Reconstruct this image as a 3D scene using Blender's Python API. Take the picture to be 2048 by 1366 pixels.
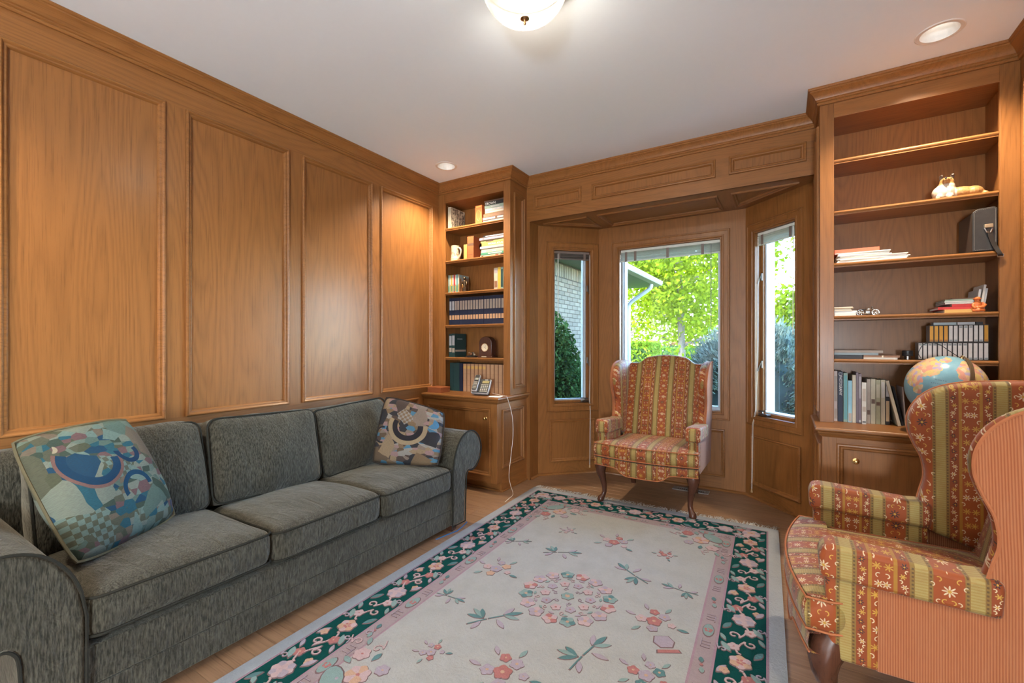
import bpy, bmesh, math, random
import numpy as np
from mathutils import Vector, Matrix, noise as mnoise

for _o in list(bpy.data.objects): bpy.data.objects.remove(_o)
scene = bpy.context.scene
COL = scene.collection
PI = math.pi
R = random.Random(11)

# ------------------------------------------------------------------ camera, sky, sun, exposure
F_PX, HORIZON, CAM_H = 889.0, 690.0, 1.25
YAW = math.atan2(546, 889)
SY, CY = math.sin(YAW), math.cos(YAW)
cam_d = bpy.data.cameras.new('camera'); cam = bpy.data.objects.new('camera', cam_d); COL.objects.link(cam)
cam.location = (0, 0, CAM_H); cam.rotation_euler = (PI/2, 0, YAW)
cam_d.sensor_width = 36; cam_d.lens = F_PX/2048*36; cam_d.shift_y = (HORIZON-683)/2048
cam_d.clip_start = 0.02; cam_d.clip_end = 200
scene.camera = cam

world = bpy.data.worlds.new('world'); scene.world = world; world.use_nodes = True
_nt = world.node_tree; _bg = _nt.nodes['Background']
_sky = _nt.nodes.new('ShaderNodeTexSky'); _sky.sky_type = 'NISHITA'; _sky.sun_disc = False
_sky.sun_elevation = math.radians(29); _sky.sun_rotation = math.radians(211); _sky.air_density = 1.0; _sky.dust_density = .25; _sky.ozone_density = 4.0
_nt.links.new(_sky.outputs[0], _bg.inputs[0]); _bg.inputs[1].default_value = 6.0

sun_d = bpy.data.lights.new('sun', 'SUN'); sun_d.energy = 12.5; sun_d.angle = math.radians(0.6); sun_d.color = (1, .95, .86)
sun = bpy.data.objects.new('sun', sun_d); COL.objects.link(sun); sun.location = (-6, -8, 14)
_dir = Vector((0.45, 0.75, -0.49))      # from behind and left of the house towards the garden
sun.rotation_euler = _dir.to_track_quat('-Z', 'Y').to_euler()

CAN_W, DOME_W, FILL_W = 125.0, 47.0, 530.0     # lamp powers for the builders below; the last is the added fill lamp
vs = scene.view_settings
vs.view_transform = 'Standard'; vs.look = 'None'; vs.exposure = 0.50; vs.gamma = 1.0; vs.use_curve_mapping = False

# ------------------------------------------------------------------ pixel helpers (2048 x 1366 frame)
def ray(px, py):
    u = (px-1024)/F_PX; v = (HORIZON-py)/F_PX
    return Vector((-SY+u*CY, CY+u*SY, v))
def at_z(px, py, z):
    r = ray(px, py); t = (z-CAM_H)/r.z; return Vector((0, 0, CAM_H))+r*t
def at_y(px, py, y):
    r = ray(px, py); return Vector((0, 0, CAM_H))+r*(y/r.y)
def at_x(px, py, x):
    r = ray(px, py); return Vector((0, 0, CAM_H))+r*(x/r.x)

# ------------------------------------------------------------------ node helpers
class V:
    """a float socket with operators"""
    def __init__(s, t, k): s.t = t; s.k = k
    def op(s, o, b=None, c=None):
        n = s.t.nodes.new('ShaderNodeMath'); n.operation = o
        for i, q in enumerate((s, b, c)):
            if q is None: continue
            if isinstance(q, V): s.t.links.new(q.k, n.inputs[i])
            else: n.inputs[i].default_value = q
        return V(s.t, n.outputs[0])
    def __add__(s, b): return s.op('ADD', b)
    __radd__ = __add__
    def __sub__(s, b): return s.op('SUBTRACT', b)
    def __rsub__(s, b): return (s*-1)+b
    def __mul__(s, b): return s.op('MULTIPLY', b)
    __rmul__ = __mul__
    def __truediv__(s, b): return s.op('DIVIDE', b)
    def lt(s, b): return s.op('LESS_THAN', b)
    def gt(s, b): return s.op('GREATER_THAN', b)
    def fract(s): return s.op('FRACT')
    def floor(s): return s.op('FLOOR')
    def abs(s): return s.op('ABSOLUTE')
    def sin(s): return s.op('SINE')
    def cos(s): return s.op('COSINE')
    def sqrt(s): return s.op('SQRT')
    def mn(s, b): return s.op('MINIMUM', b)
    def mx(s, b): return s.op('MAXIMUM', b)
    def pingpong(s, b): return s.op('PINGPONG', b)
    def atan2(s, b): return s.op('ARCTAN2', b)
    def pw(s, b): return s.op('POWER', b)
    def clamp(s): return s.mx(0.0).mn(1.0)

class Mat:
    def __init__(s, name, rough=.5, spec=.5, metal=0):
        s.m = bpy.data.materials.new(name); s.m.use_nodes = True; s.t = s.m.node_tree
        s.b = s.t.nodes['Principled BSDF']
        s.b.inputs['Roughness'].default_value = rough; s.b.inputs['Specular IOR Level'].default_value = spec
        s.b.inputs['Metallic'].default_value = metal
    def node(s, k): return s.t.nodes.new(k)
    def link(s, a, b): s.t.links.new(a, b)
    def coord(s, kind='Object'):
        n = s.node('ShaderNodeTexCoord'); return n.outputs[kind]
    def xyz(s, sock):
        n = s.node('ShaderNodeSeparateXYZ'); s.link(sock, n.inputs[0]); return [V(s.t, n.outputs[i]) for i in range(3)]
    def vec(s, x, y, z):
        n = s.node('ShaderNodeCombineXYZ')
        for i, q in enumerate((x, y, z)):
            if isinstance(q, V): s.link(q.k, n.inputs[i])
            else: n.inputs[i].default_value = q
        return n.outputs[0]
    def rnd(s):
        n = s.node('ShaderNodeObjectInfo'); return V(s.t, n.outputs['Random'])
    def noise(s, vec, scale=5, detail=2, rough=.5, dist=0):
        n = s.node('ShaderNodeTexNoise'); s.link(vec, n.inputs['Vector'])
        n.inputs['Scale'].default_value = scale; n.inputs['Detail'].default_value = detail
        n.inputs['Roughness'].default_value = rough; n.inputs['Distortion'].default_value = dist
        return V(s.t, n.outputs['Fac'])
    def voronoi(s, vec, scale=5, out='Distance', feat='F1', rnd=1):
        n = s.node('ShaderNodeTexVoronoi'); n.feature = feat; s.link(vec, n.inputs['Vector']); n.inputs['Scale'].default_value = scale
        n.inputs['Randomness'].default_value = rnd
        return n.outputs[out]
    def mix(s, f, a, b):
        n = s.node('ShaderNodeMix'); n.data_type = 'RGBA'
        if isinstance(f, V): s.link(f.k, n.inputs[0])
        else: n.inputs[0].default_value = f
        for i, q in ((6, a), (7, b)):
            if isinstance(q, (tuple, list)): n.inputs[i].default_value = (*q[:3], 1)
            else: s.link(q, n.inputs[i])
        return n.outputs[2]
    def ramp(s, f, stops, const=False):
        n = s.node('ShaderNodeValToRGB'); s.link(f.k if isinstance(f, V) else f, n.inputs[0])
        cr = n.color_ramp
        if const: cr.interpolation = 'CONSTANT'
        while len(cr.elements) < len(stops): cr.elements.new(.5)
        for e, (p, c) in zip(cr.elements, stops): e.position = p; e.color = (*c[:3], 1)
        return n.outputs[0]
    def color(s, c):
        if isinstance(c, (tuple, list)): s.b.inputs['Base Color'].default_value = (*c[:3], 1)
        else: s.link(c, s.b.inputs['Base Color'])
        return s
    def bump(s, h, strength=.2, dist=.002):
        n = s.node('ShaderNodeBump'); n.inputs['Strength'].default_value = strength; n.inputs['Distance'].default_value = dist
        s.link(h.k if isinstance(h, V) else h, n.inputs['Height']); s.link(n.outputs[0], s.b.inputs['Normal']); return s
    def set(s, **k):
        for a, v in k.items(): s.b.inputs[a.replace('_', ' ')].default_value = v
        return s

_plain = {}
def plain(name, c, rough=.55, spec=.4, metal=0, var=.0, amp=.12):
    if name in _plain: return _plain[name]
    M = Mat(name, rough, spec, metal)
    n = M.noise(M.coord(), 40, 2)
    a = tuple(x*(1-amp-var) for x in c); b = tuple(min(1, x*(1+amp+var)) for x in c)
    M.color(M.mix(n, a, b)); _plain[name] = M.m; return M.m

def wood(name, axis, base, dark, rough=.42, ring=9.0, coat=.15):
    M = Mat(name, rough, .28)
    x, y, z = M.xyz(M.coord()); q = [x, y, z]; r = M.rnd()
    al = q.pop(axis)
    off = r*37.0
    lo = M.vec(q[0]*3.2+off, q[1]*3.2+off, al*0.42+off)
    n1 = M.noise(lo, 1.0, 1.5, .45, .25)
    g = (n1*ring*3.0).fract().pingpong(.5)*2.0
    fine = M.noise(M.vec(q[0]*190+off, q[1]*190+off, al*5), 1.0, 3, .6)
    pore = (fine-.52)*5.0
    tone = M.noise(M.vec(q[0]*1.5+off, q[1]*1.5, al*.6), 1.0, 2, .5)
    f = (g.pw(1.6)*.34 + pore.clamp()*.62).clamp()
    c = M.mix(f, base, dark)
    c = M.mix((tone-.35)*.8, c, tuple(v*.8 for v in base))
    hs = M.node('ShaderNodeHueSaturation'); M.link(c, hs.inputs['Color']); M.link((r*.16+.92).k, hs.inputs['Value'])
    M.color(hs.outputs[0]); M.bump(pore.clamp()*-1, .10, .0006)
    M.set(Coat_Weight=coat, Coat_Roughness=.24)
    return M.m

OAK, OAKD = (.250, .100, .027), (.134, .049, .0115)
W = [wood('oak_'+'xyz'[i], i, OAK, OAKD) for i in range(3)]
WX, WY, WZ = W
FLOORM = wood('oak_floor', 0, (.30, .17, .092), (.165, .085, .042), .38, 7, .25)
DARKWOOD = wood('dark_mahogany', 2, (.075, .028, .016), (.03, .012, .008), .25, 6, .4)
BOXWOOD = wood('reddish_box_wood', 0, (.36, .11, .04), (.22, .06, .02), .4, 6)
CEILM = plain('ceiling_paint', (.80, .86, .92), .9, .1, amp=.01)
WHITE = plain('white_enamel', (.80, .80, .79), .4)
CREAM = plain('cream_paper', (.70, .65, .54), .8, .1)
PAPER = plain('white_paper', (.78, .77, .74), .8, .1)
BLACK = plain('black_plastic', (.018, .018, .02), .4)
BRASS = plain('brass', (.72, .49, .20), .22, .5, 1)
STEEL = plain('brushed_metal', (.55, .55, .56), .3, .5, 1)
PEWTER = plain('dark_pewter', (.20, .19, .18), .35, .5, 1)

# ------------------------------------------------------------------ mesh builder
class MB:
    def __init__(s): s.v = []; s.f = []; s.mi = []
    def add(s, vs, fs, mi=0):
        k = len(s.v); s.v += [tuple(p) for p in vs]
        for f in fs: s.f.append(tuple(i+k for i in f)); s.mi.append(mi)
        return s
    def box(s, x0, x1, y0, y1, z0, z1, mi=0):
        x0, x1 = min(x0, x1), max(x0, x1); y0, y1 = min(y0, y1), max(y0, y1); z0, z1 = min(z0, z1), max(z0, z1)
        vs = [(x, y, z) for z in (z0, z1) for y in (y0, y1) for x in (x0, x1)]
        return s.add(vs, [(0, 2, 3, 1), (4, 5, 7, 6), (0, 1, 5, 4), (2, 6, 7, 3), (0, 4, 6, 2), (1, 3, 7, 5)], mi)
    def mbox(s, mp, a0, a1, b0, b1, c0, c1, mi=0):
        vs = [mp(a, b, c) for c in (c0, c1) for b in (b0, b1) for a in (a0, a1)]
        return s.add(vs, [(0, 2, 3, 1), (4, 5, 7, 6), (0, 1, 5, 4), (2, 6, 7, 3), (0, 4, 6, 2), (1, 3, 7, 5)], mi)
    def prism(s, poly, mp, c0, c1, mi=0, cap0=None, cap1=None):
        n = len(poly)
        vs = [mp(a, b, c0) for a, b in poly]+[mp(a, b, c1) for a, b in poly]
        fs = [(i, (i+1) % n, n+(i+1) % n, n+i) for i in range(n)]
        s.add(vs, fs, mi); k = len(s.v)-2*n
        s.f.append(tuple(k+i for i in reversed(range(n)))); s.mi.append(mi if cap0 is None else cap0)
        s.f.append(tuple(k+n+i for i in range(n))); s.mi.append(mi if cap1 is None else cap1)
        return s
    def rings(s, rings, closed=True, cap=True, mi=0, loop=False):
        n = len(rings[0]); vs = [p for r in rings for p in r]; fs = []
        m = len(rings)
        for j in range(m if loop else m-1):
            j2 = (j+1) % m
            for i in range(n if closed else n-1):
                fs.append((j*n+i, j*n+(i+1) % n, j2*n+(i+1) % n, j2*n+i))
        if cap and closed and not loop:
            fs.append(tuple(reversed(range(n)))); fs.append(tuple((m-1)*n+i for i in range(n)))
        return s.add(vs, fs, mi)
    def tube(s, pts, r, n=8, loop=False, mi=0, cap=True):
        pts = [Vector(p) for p in pts]; m = len(pts); rs = r if isinstance(r, (list, tuple)) else [r]*m
        out = []; prev = None
        for i, p in enumerate(pts):
            a = pts[(i-1) % m] if (loop or i > 0) else p; b = pts[(i+1) % m] if (loop or i < m-1) else p
            d = (b-a)
            d = d.normalized() if d.length > 1e-9 else Vector((0, 0, 1))
            if prev is None:
                u = d.orthogonal().normalized()
            else:
                u = prev-d*prev.dot(d)
                u = u.normalized() if u.length > 1e-6 else d.orthogonal().normalized()
            prev = u; w = d.cross(u)
            out.append([p+(u*math.cos(2*PI*k/n)+w*math.sin(2*PI*k/n))*rs[i] for k in range(n)])
        return s.rings(out, True, cap, mi, loop)
    def lathe(s, prof, n=24, o=(0, 0, 0), mp=None, mi=0, cap=True):
        rg = []
        for r, z in prof:
            ring = []
            for k in range(n):
                a = 2*PI*k/n; p = Vector((r*math.cos(a), r*math.sin(a), z))
                ring.append((mp(p) if mp else p)+Vector(o))
            rg.append(ring)
        return s.rings(rg, True, cap, mi)
    def frame(s, poly, prof, mp, mi=0):
        """profile [(inset, height)] swept round a closed CCW polygon with mitres"""
        rg = []
        for o, h in prof: rg.append([mp(a, b, h) for a, b in inset(poly, o)])
        return s.rings(rg, True, False, mi)
    def sphere(s, c, r, nu=12, nv=8, mi=0, rot=None):
        rx, ry, rz = r if isinstance(r, (tuple, list)) else (r, r, r)
        rg = []
        for j in range(nv+1):
            t = -PI/2+PI*j/nv; t = max(-PI/2+.02, min(PI/2-.02, t))
            ring = []
            for i in range(nu):
                a = 2*PI*i/nu; p = Vector((rx*math.cos(t)*math.cos(a), ry*math.cos(t)*math.sin(a), rz*math.sin(t)))
                if rot is not None: p = rot @ p
                ring.append(p+Vector(c))
            rg.append(ring)
        return s.rings(rg, True, True, mi)
    def build(s, name, mats, parent=None, smooth=False, bevel=0, seg=2, sub=0, ang=40):
        me = bpy.data.meshes.new(name); me.from_pydata(s.v, [], s.f)
        if not isinstance(mats, (list, tuple)): mats = [mats]
        for m in mats: me.materials.append(m)
        me.polygons.foreach_set('material_index', s.mi)
        if smooth: me.polygons.foreach_set('use_smooth', [True]*len(s.f))
        me.validate(); me.update()
        bm = bmesh.new(); bm.from_mesh(me); bmesh.ops.recalc_face_normals(bm, faces=bm.faces)
        if smooth:
            for e in bm.edges:
                if len(e.link_faces) == 2 and e.calc_face_angle(0) > math.radians(ang): e.smooth = False
        bm.to_mesh(me); bm.free()
        o = bpy.data.objects.new(name, me); COL.objects.link(o)
        if bevel:
            b = o.modifiers.new('bevel', 'BEVEL'); b.width = bevel; b.segments = seg; b.limit_method = 'ANGLE'; b.angle_limit = math.radians(35)
            b.harden_normals = False
        if sub:
            q = o.modifiers.new('sub', 'SUBSURF'); q.levels = sub; q.render_levels = sub
        if parent is not None: attach(o, parent)
        return o

def inset(poly, o):
    n = len(poly); out = []
    for i in range(n):
        p0, p1, p2 = Vector(poly[i-1]), Vector(poly[i]), Vector(poly[(i+1) % n])
        d1 = (p1-p0).normalized(); d2 = (p2-p1).normalized()
        n1 = Vector((-d1.y, d1.x)); n2 = Vector((-d2.y, d2.x))
        k = n1+n2; den = 1+n1.dot(n2)
        out.append(tuple(p1+k*(o/max(den, .08))))
    return out
def rect(a0, a1, b0, b1): return [(a0, b0), (a1, b0), (a1, b1), (a0, b1)]

def attach(o, parent):
    o.parent = parent; o.matrix_parent_inverse = parent.matrix_basis.inverted()
def tag(o, label=None, cat=None, group=None, kind=None):
    if label: o['label'] = label
    if cat: o['category'] = cat
    if group: o['group'] = group
    if kind: o['kind'] = kind
    return o
def thing(name, loc, label, cat, group=None, rz=0):
    o = bpy.data.objects.new(name, None); COL.objects.link(o); o.location = loc; o.rotation_euler = (0, 0, rz)
    o.empty_display_size = .05
    bpy.context.view_layer.update() if False else None
    o.matrix_basis = Matrix.Translation(Vector(loc)) @ Matrix.Rotation(rz, 4, 'Z')
    return tag(o, label, cat, group)
def copy_tree(o, parent=None):
    c = o.copy(); COL.objects.link(c); c.parent = parent
    for ch in o.children: copy_tree(ch, c)
    return c
ORD = 'leftmost second third fourth fifth sixth seventh eighth ninth tenth eleventh twelfth thirteenth fourteenth fifteenth sixteenth seventeenth eighteenth nineteenth twentieth twenty-first'.split()
def nth(i, n):
    if i == 0: return 'leftmost'
    if i == n-1: return 'rightmost'
    return ORD[i]+' from left' if i < n/2 else {1: 'second'}.get(n-1-i, ORD[n-1-i])+' from right'
def struct(o): o['kind'] = 'structure'; return o
def text_mb(body, size, mp, depth=.0006, mat=None, name='lettering', parent=None, align='CENTER'):
    """letters as thin geometry; mp(a, b, c) maps letter plane to space"""
    cu = bpy.data.curves.new('t', 'FONT'); cu.body = body; cu.size = size; cu.extrude = depth; cu.align_x = align; cu.align_y = 'CENTER'
    cu.resolution_u = 2
    ob = bpy.data.objects.new('t', cu); COL.objects.link(ob)
    dg = bpy.context.evaluated_depsgraph_get(); me = bpy.data.meshes.new_from_object(ob.evaluated_get(dg))
    bpy.data.objects.remove(ob); bpy.data.curves.remove(cu)
    for v in me.vertices: v.co = mp(v.co.x, v.co.y, v.co.z)
    me.name = name; me.materials.clear(); me.materials.append(mat)
    o = bpy.data.objects.new(name, me); COL.objects.link(o)
    if parent: attach(o, parent)
    return o
# ------------------------------------------------------------------ room shell
XL, XR, YR, ZC = -2.86, 1.02, -1.0, 2.79
YCL, YCR, YH = 3.30, 3.275, 3.59            # left case front, right case front, header face
JL, JR = -2.01, .165                        # bay jambs
BY, BXL, BXR = 4.185, -1.565, -.28          # bay centre wall
BYJ = 3.75
ZS = 2.39                                   # bay soffit

# floor with single planks
flr = struct(MB().box(XL-.14, XR+.14, -3.6, BY+.02, -.16, -.006).build('floor', plain('subfloor', (.12, .07, .04), .8)))
pw = .0826; row = 0; yy = YR
while yy < BY-.01:
    y1 = min(yy+pw, BY-.002); ym = (yy+y1)/2
    if ym < YH: xa, xb = XL, XR
    elif ym < BYJ: xa, xb = JL, JR
    else: xa, xb = JL+(yy-BYJ)*1.0-.03, JR-(yy-BYJ)*1.0+.03
    x = xa
    while x < xb-.02:
        ln = R.uniform(.9, 1.9) if ym > .4 else 2.2
        if x == xa: ln *= R.uniform(.35, 1)
        x1 = min(x+ln, xb)
        if xb-x1 < .25: x1 = xb
        MB().box(x+.0008, x1-.0008, yy+.0008, y1-.0008, -.006, 0).build('plank', FLOORM, flr, bevel=.0007, seg=1)
        x = x1
    yy += pw; row += 1

# ceiling with holes for the recessed lamps
CANS = [(-2.485, 2.965), (.648, 2.965), (-2.485, -.2), (.648, -.2)]
cb = MB(); hs = .11; rr = .076
xs = sorted({XL-.14, XR+.14, *[x+s for x, _ in CANS for s in (-hs, hs)]}); ys = sorted({-1.14, YH+.02, *[y+s for _, y in CANS for s in (-hs, hs)]})
for i in range(len(xs)-1):
    for j in range(len(ys)-1):
        xm, ym = (xs[i]+xs[i+1])/2, (ys[j]+ys[j+1])/2
        c = [q for q in CANS if abs(q[0]-xm) < .01 and abs(q[1]-ym) < .01]
        if not c: cb.add([(xs[i], ys[j], ZC), (xs[i], ys[j+1], ZC), (xs[i+1], ys[j+1], ZC), (xs[i+1], ys[j], ZC)], [(0, 1, 2, 3)])
        else:
            N_ = 32; sq = []; ci = []
            for k in range(N_):
                a = 2*PI*(k+.5)/N_; dx, dy = math.cos(a), math.sin(a); m = hs/max(abs(dx), abs(dy))
                sq.append((c[0][0]+dx*m, c[0][1]+dy*m, ZC)); ci.append((c[0][0]+dx*rr, c[0][1]+dy*rr, ZC))
            for q in range(4):   # square corners
                a = PI/4+q*PI/2; sx, sy_ = (1 if math.cos(a) > 0 else -1), (1 if math.sin(a) > 0 else -1)
                k = int((a/(2*PI))*N_-.5+1e-6); cb.add([sq[k % N_], (c[0][0]+sx*hs, c[0][1]+sy_*hs, ZC), sq[(k+1) % N_]], [(0, 1, 2)])
            cb.rings([sq, ci], True, False)
ceil_ = struct(cb.build('ceiling', CEILM))
struct(MB().box(XL-.3, XR+.3, -3.7, 4.55, 3.02, 3.12).build('roof', plain('roof_shade_slab', (.12, .11, .10), .9)))  # unseen flat slab, added to keep light out and shade the garden

PANEL_PROF = [(0, 0), (0, .010), (.004, .015), (.010, .016), (.015, .012), (.018, .006), (.026, .005), (.032, -.001), (.034, -.010)]
def panel_set(parent, mp, poly, matp, matm, prof=PANEL_PROF, k=1.0, axis_name='panel'):
    """a moulded panel: moulding frame plus sunk field"""
    pr = [(a*k, b*k) for a, b in prof]
    MB().frame(poly, pr, mp).build('panel_moulding', matm, parent, smooth=True, ang=35)
    fld = inset(poly, .033*k)
    MB().prism(fld, mp, -.013*k, -.0095*k).build('panel', matp, parent)

def panelled_wall(parent, mp, a_edges, rows, a0, a1, z0, z1, grain_v, grain_h, thick=.014):
    """stiles and rails round rectangular openings; a_edges = list of (start, end) panels, rows = list of (z0, z1)"""
    zz = [z0]+[q for r in rows for q in r]+[z1]
    for i in range(0, len(zz), 2):
        MB().mbox(mp, a0, a1, zz[i], zz[i+1], -thick, 0).build('rail', grain_h, parent)
    for (r0, r1) in rows:
        aa = [a0]+[q for e in a_edges for q in e]+[a1]
        for i in range(0, len(aa), 2):
            if aa[i+1]-aa[i] > .002: MB().mbox(mp, aa[i], aa[i+1], r0, r1, -thick, 0).build('stile', grain_v, parent)
        for (e0, e1) in a_edges:
            panel_set(parent, mp, rect(e0, e1, r0, r1), grain_v, grain_h)

# left wall
wl = struct(MB().box(XL-.15, XL-.014, -1.0, YH+.1, 0, ZC+.1).build('wall_left', WZ))
mpL = lambda a, b, c: Vector((XL+c, a, b))
eL = [(-.94, -.34), (-.24, .365), (.465, 1.068), (1.164, 1.772), (1.868, 2.484), (2.572, 3.205)]
panelled_wall(wl, mpL, eL, [(.850, 2.568)], -1.0, 3.36, .775, ZC, WZ, WY)
panelled_wall(wl, mpL, eL[:-1]+[(2.572, 3.018)], [(.12, .768)], -1.0, 3.10, 0, .775, WZ, WY)
# right wall
wr = struct(MB().box(XR+.014, XR+.15, -1.0, YH+.1, 0, ZC+.1).build('wall_right', WZ))
mpR = lambda a, b, c: Vector((XR-c, a, b))
panelled_wall(wr, mpR, eL, [(.850, 2.568)], -1.0, 3.36, .775, ZC, WZ, WY)
panelled_wall(wr, mpR, eL[:-1]+[(2.572, 3.018)], [(.12, .768)], -1.0, 3.10, 0, .775, WZ, WY)
# unseen rear wall; opening widened and foyer added to let fill light in
wb = MB().box(XL, -2.45, -1.12, -1.0, 0, ZC+.1).box(.61, XR, -1.12, -1.0, 0, ZC+.1).box(-2.45, .61, -1.12, -1.0, 2.69, ZC+.1)
struct(wb.build('wall_rear', WZ))
fo = plain('added_foyer_paint', (.78, .78, .76), .9, .1)
struct(MB().box(XL-.14, XR+.14, -3.72, -3.6, 0, 3.0).build('wall_added_foyer_back', fo))
struct(MB().box(XL-.15, XL, -3.6, -1.12, 0, 3.0).build('wall_added_foyer_left', fo))
struct(MB().box(XR, XR+.15, -3.6, -1.12, 0, 3.0).build('wall_added_foyer_right', fo))
struct(MB().box(XL-.14, XR+.14, -3.6, -1.14, ZC, ZC+.1).build('ceiling_added_foyer', fo))

# header over the bay
wbk = struct(MB().box(XL, XR, YH+.014, YH+.12, ZS+.002, ZC+.1).build('wall_back', WX))
mpH = lambda a, b, c: Vector((a, YH-c, b))
panelled_wall(wbk, mpH, [(-1.967, -1.5), (-1.404, -.438), (-.348, .123)], [(2.488, 2.62)], -2.045, .18, ZS, ZC, WX, WX)
for o in list(wbk.children):
    if o.name.startswith('panel') and not o.name.startswith('panel_m'): o.data.materials[0] = WZ
MB().box(-2.06, JL-.0305, YH+.0005, YH+.1, 0, ZS).build('jamb_post', WZ, wbk); MB().box(JR+.0305, .2, YH+.0005, YH+.1, 0, ZS).build('jamb_post', WZ, wbk)
# soffit of the bay
wsf = struct(MB().prism([(JL-.05, YH+.012), (JR+.05, YH+.012), (JR+.05, BYJ+.06), (BXR+.05, BY+.06), (BXL-.05, BY+.06), (JL-.05, BYJ+.06)], lambda a, b, c: Vector((a, b, c)), ZS+.014, ZS+.13).build('ceiling_bay', WX))
mpS = lambda a, b, c: Vector((a, b, ZS-c))
def ccw_dn(p): return list(reversed(p))
tri_l = [(-1.93, 3.70), (-1.50, 3.70), (-1.50, 4.09)]; tri_r = [(-.345, 3.70), (.085, 3.70), (-.345, 4.09)]
cen = rect(-1.405, -.44, 3.70, 4.10)
for pl, gm in ((tri_l, WY), (cen, WX), (tri_r, WY)): panel_set(wsf, mpS, pl, gm, WX, k=.9)
# flat boards between the soffit panels
MB().box(JL-.03, JR+.03, YH+.001, 3.70, ZS, ZS+.014).build('board', WX, wsf)
MB().box(-1.50, -1.405, 3.70, BY+.02, ZS, ZS+.014).build('board', WY, wsf); MB().box(-.44, -.345, 3.70, BY+.02, ZS, ZS+.014).build('board', WY, wsf)
MB().box(-1.405, -.44, 4.10, BY+.02, ZS, ZS+.014).build('board', WX, wsf)
MB().prism([(-1.93, 3.70), (-1.50, 4.09), (-1.50, 4.26), (-2.06, 3.75), (-2.06, 3.70)], lambda a, b, c: Vector((a, b, c)), ZS, ZS+.014).build('board', WX, wsf)
MB().prism([(.085, 3.70), (.215, 3.70), (.215, 3.75), (-.345, 4.26), (-.345, 4.09)], lambda a, b, c: Vector((a, b, c)), ZS, ZS+.014).build('board', WX, wsf)

# crown moulding, one mitred run
def sweep(path, prof):
    pts = [Vector((*p, 0)) for p in path]; n = len(pts); rg = []
    for o, z in prof:
        line = []
        for i in range(n):
            d1 = (pts[i]-pts[i-1]).normalized() if i > 0 else (pts[1]-pts[0]).normalized()
            d2 = (pts[i+1]-pts[i]).normalized() if i < n-1 else d1
            n1 = Vector((d1.y, -d1.x, 0)); n2 = Vector((d2.y, -d2.x, 0))
            k = (n1+n2)/max(1+n1.dot(n2), .1)
            line.append(pts[i]+k*o+Vector((0, 0, z)))
        rg.append(line)
    return MB().rings(rg, False, False)
crown_path = [(XL, -1.0), (XL, YCL), (-2.045, YCL), (-2.045, YH), (.18, YH), (.18, YCR), (XR, YCR), (XR, -1.0)]
crown_prof = [(0, 2.697), (.011, 2.697), (.015, 2.702), (.015, 2.709), (.011, 2.713), (.017, 2.717), (.017, 2.724), (.023, 2.728), (.027, 2.738), (.036, 2.752), (.048, 2.763), (.053, 2.766), (.053, 2.774), (.059, 2.777), (.062, 2.782), (.062, ZC-.0005)]
struct(sweep(crown_path, crown_prof).build('trim_1', WY, smooth=True, ang=30))
base_path = [(JL, YH), (JL, BYJ), (BXL, BY), (BXR, BY), (JR, BYJ), (JR, YH)]
struct(sweep(base_path, [(.016, .0005), (.016, .008), (.012, .015), (.006, .019), (0, .020)]).build('trim_2', WX, smooth=True, ang=50))

# bay walls and windows
GLASS = bpy.data.materials.new('window_glass'); GLASS.use_nodes = True
_t = GLASS.node_tree; _t.nodes.clear()
_o = _t.nodes.new('ShaderNodeOutputMaterial'); _mx = _t.nodes.new('ShaderNodeMixShader'); _tr = _t.nodes.new('ShaderNodeBsdfTransparent'); _gl = _t.nodes.new('ShaderNodeBsdfGlossy')
_fr = _t.nodes.new('ShaderNodeFresnel'); _fr.inputs[0].default_value = 1.35; _gl.inputs['Roughness'].default_value = .02; _tr.inputs[0].default_value = (.95, .97, .97, 1)
_t.links.new(_fr.outputs[0], _mx.inputs[0]); _t.links.new(_tr.outputs[0], _mx.inputs[1]); _t.links.new(_gl.outputs[0], _mx.inputs[2]); _t.links.new(_mx.outputs[0], _o.inputs[0])
CLAD = plain('white_window_cladding', (.48, .54, .60), .45)
CASE_PROF = [(0, 0), (0, .012), (.004, .018), (.012, .018), (.016, .012), (.046, .011), (.050, .017), (.058, .017), (.062, .012), (.066, .010), (.066, -.012)]

def wall_frame(O, E):
    O = Vector((*O, 0)); E = Vector((*E, 0)); u = (E-O).normalized(); n = Vector((u.y, -u.x, 0))
    if n.y > 0: n = -n
    return (lambda a, b, c: O+u*a+n*c+Vector((0, 0, b))), (E-O).length

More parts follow.
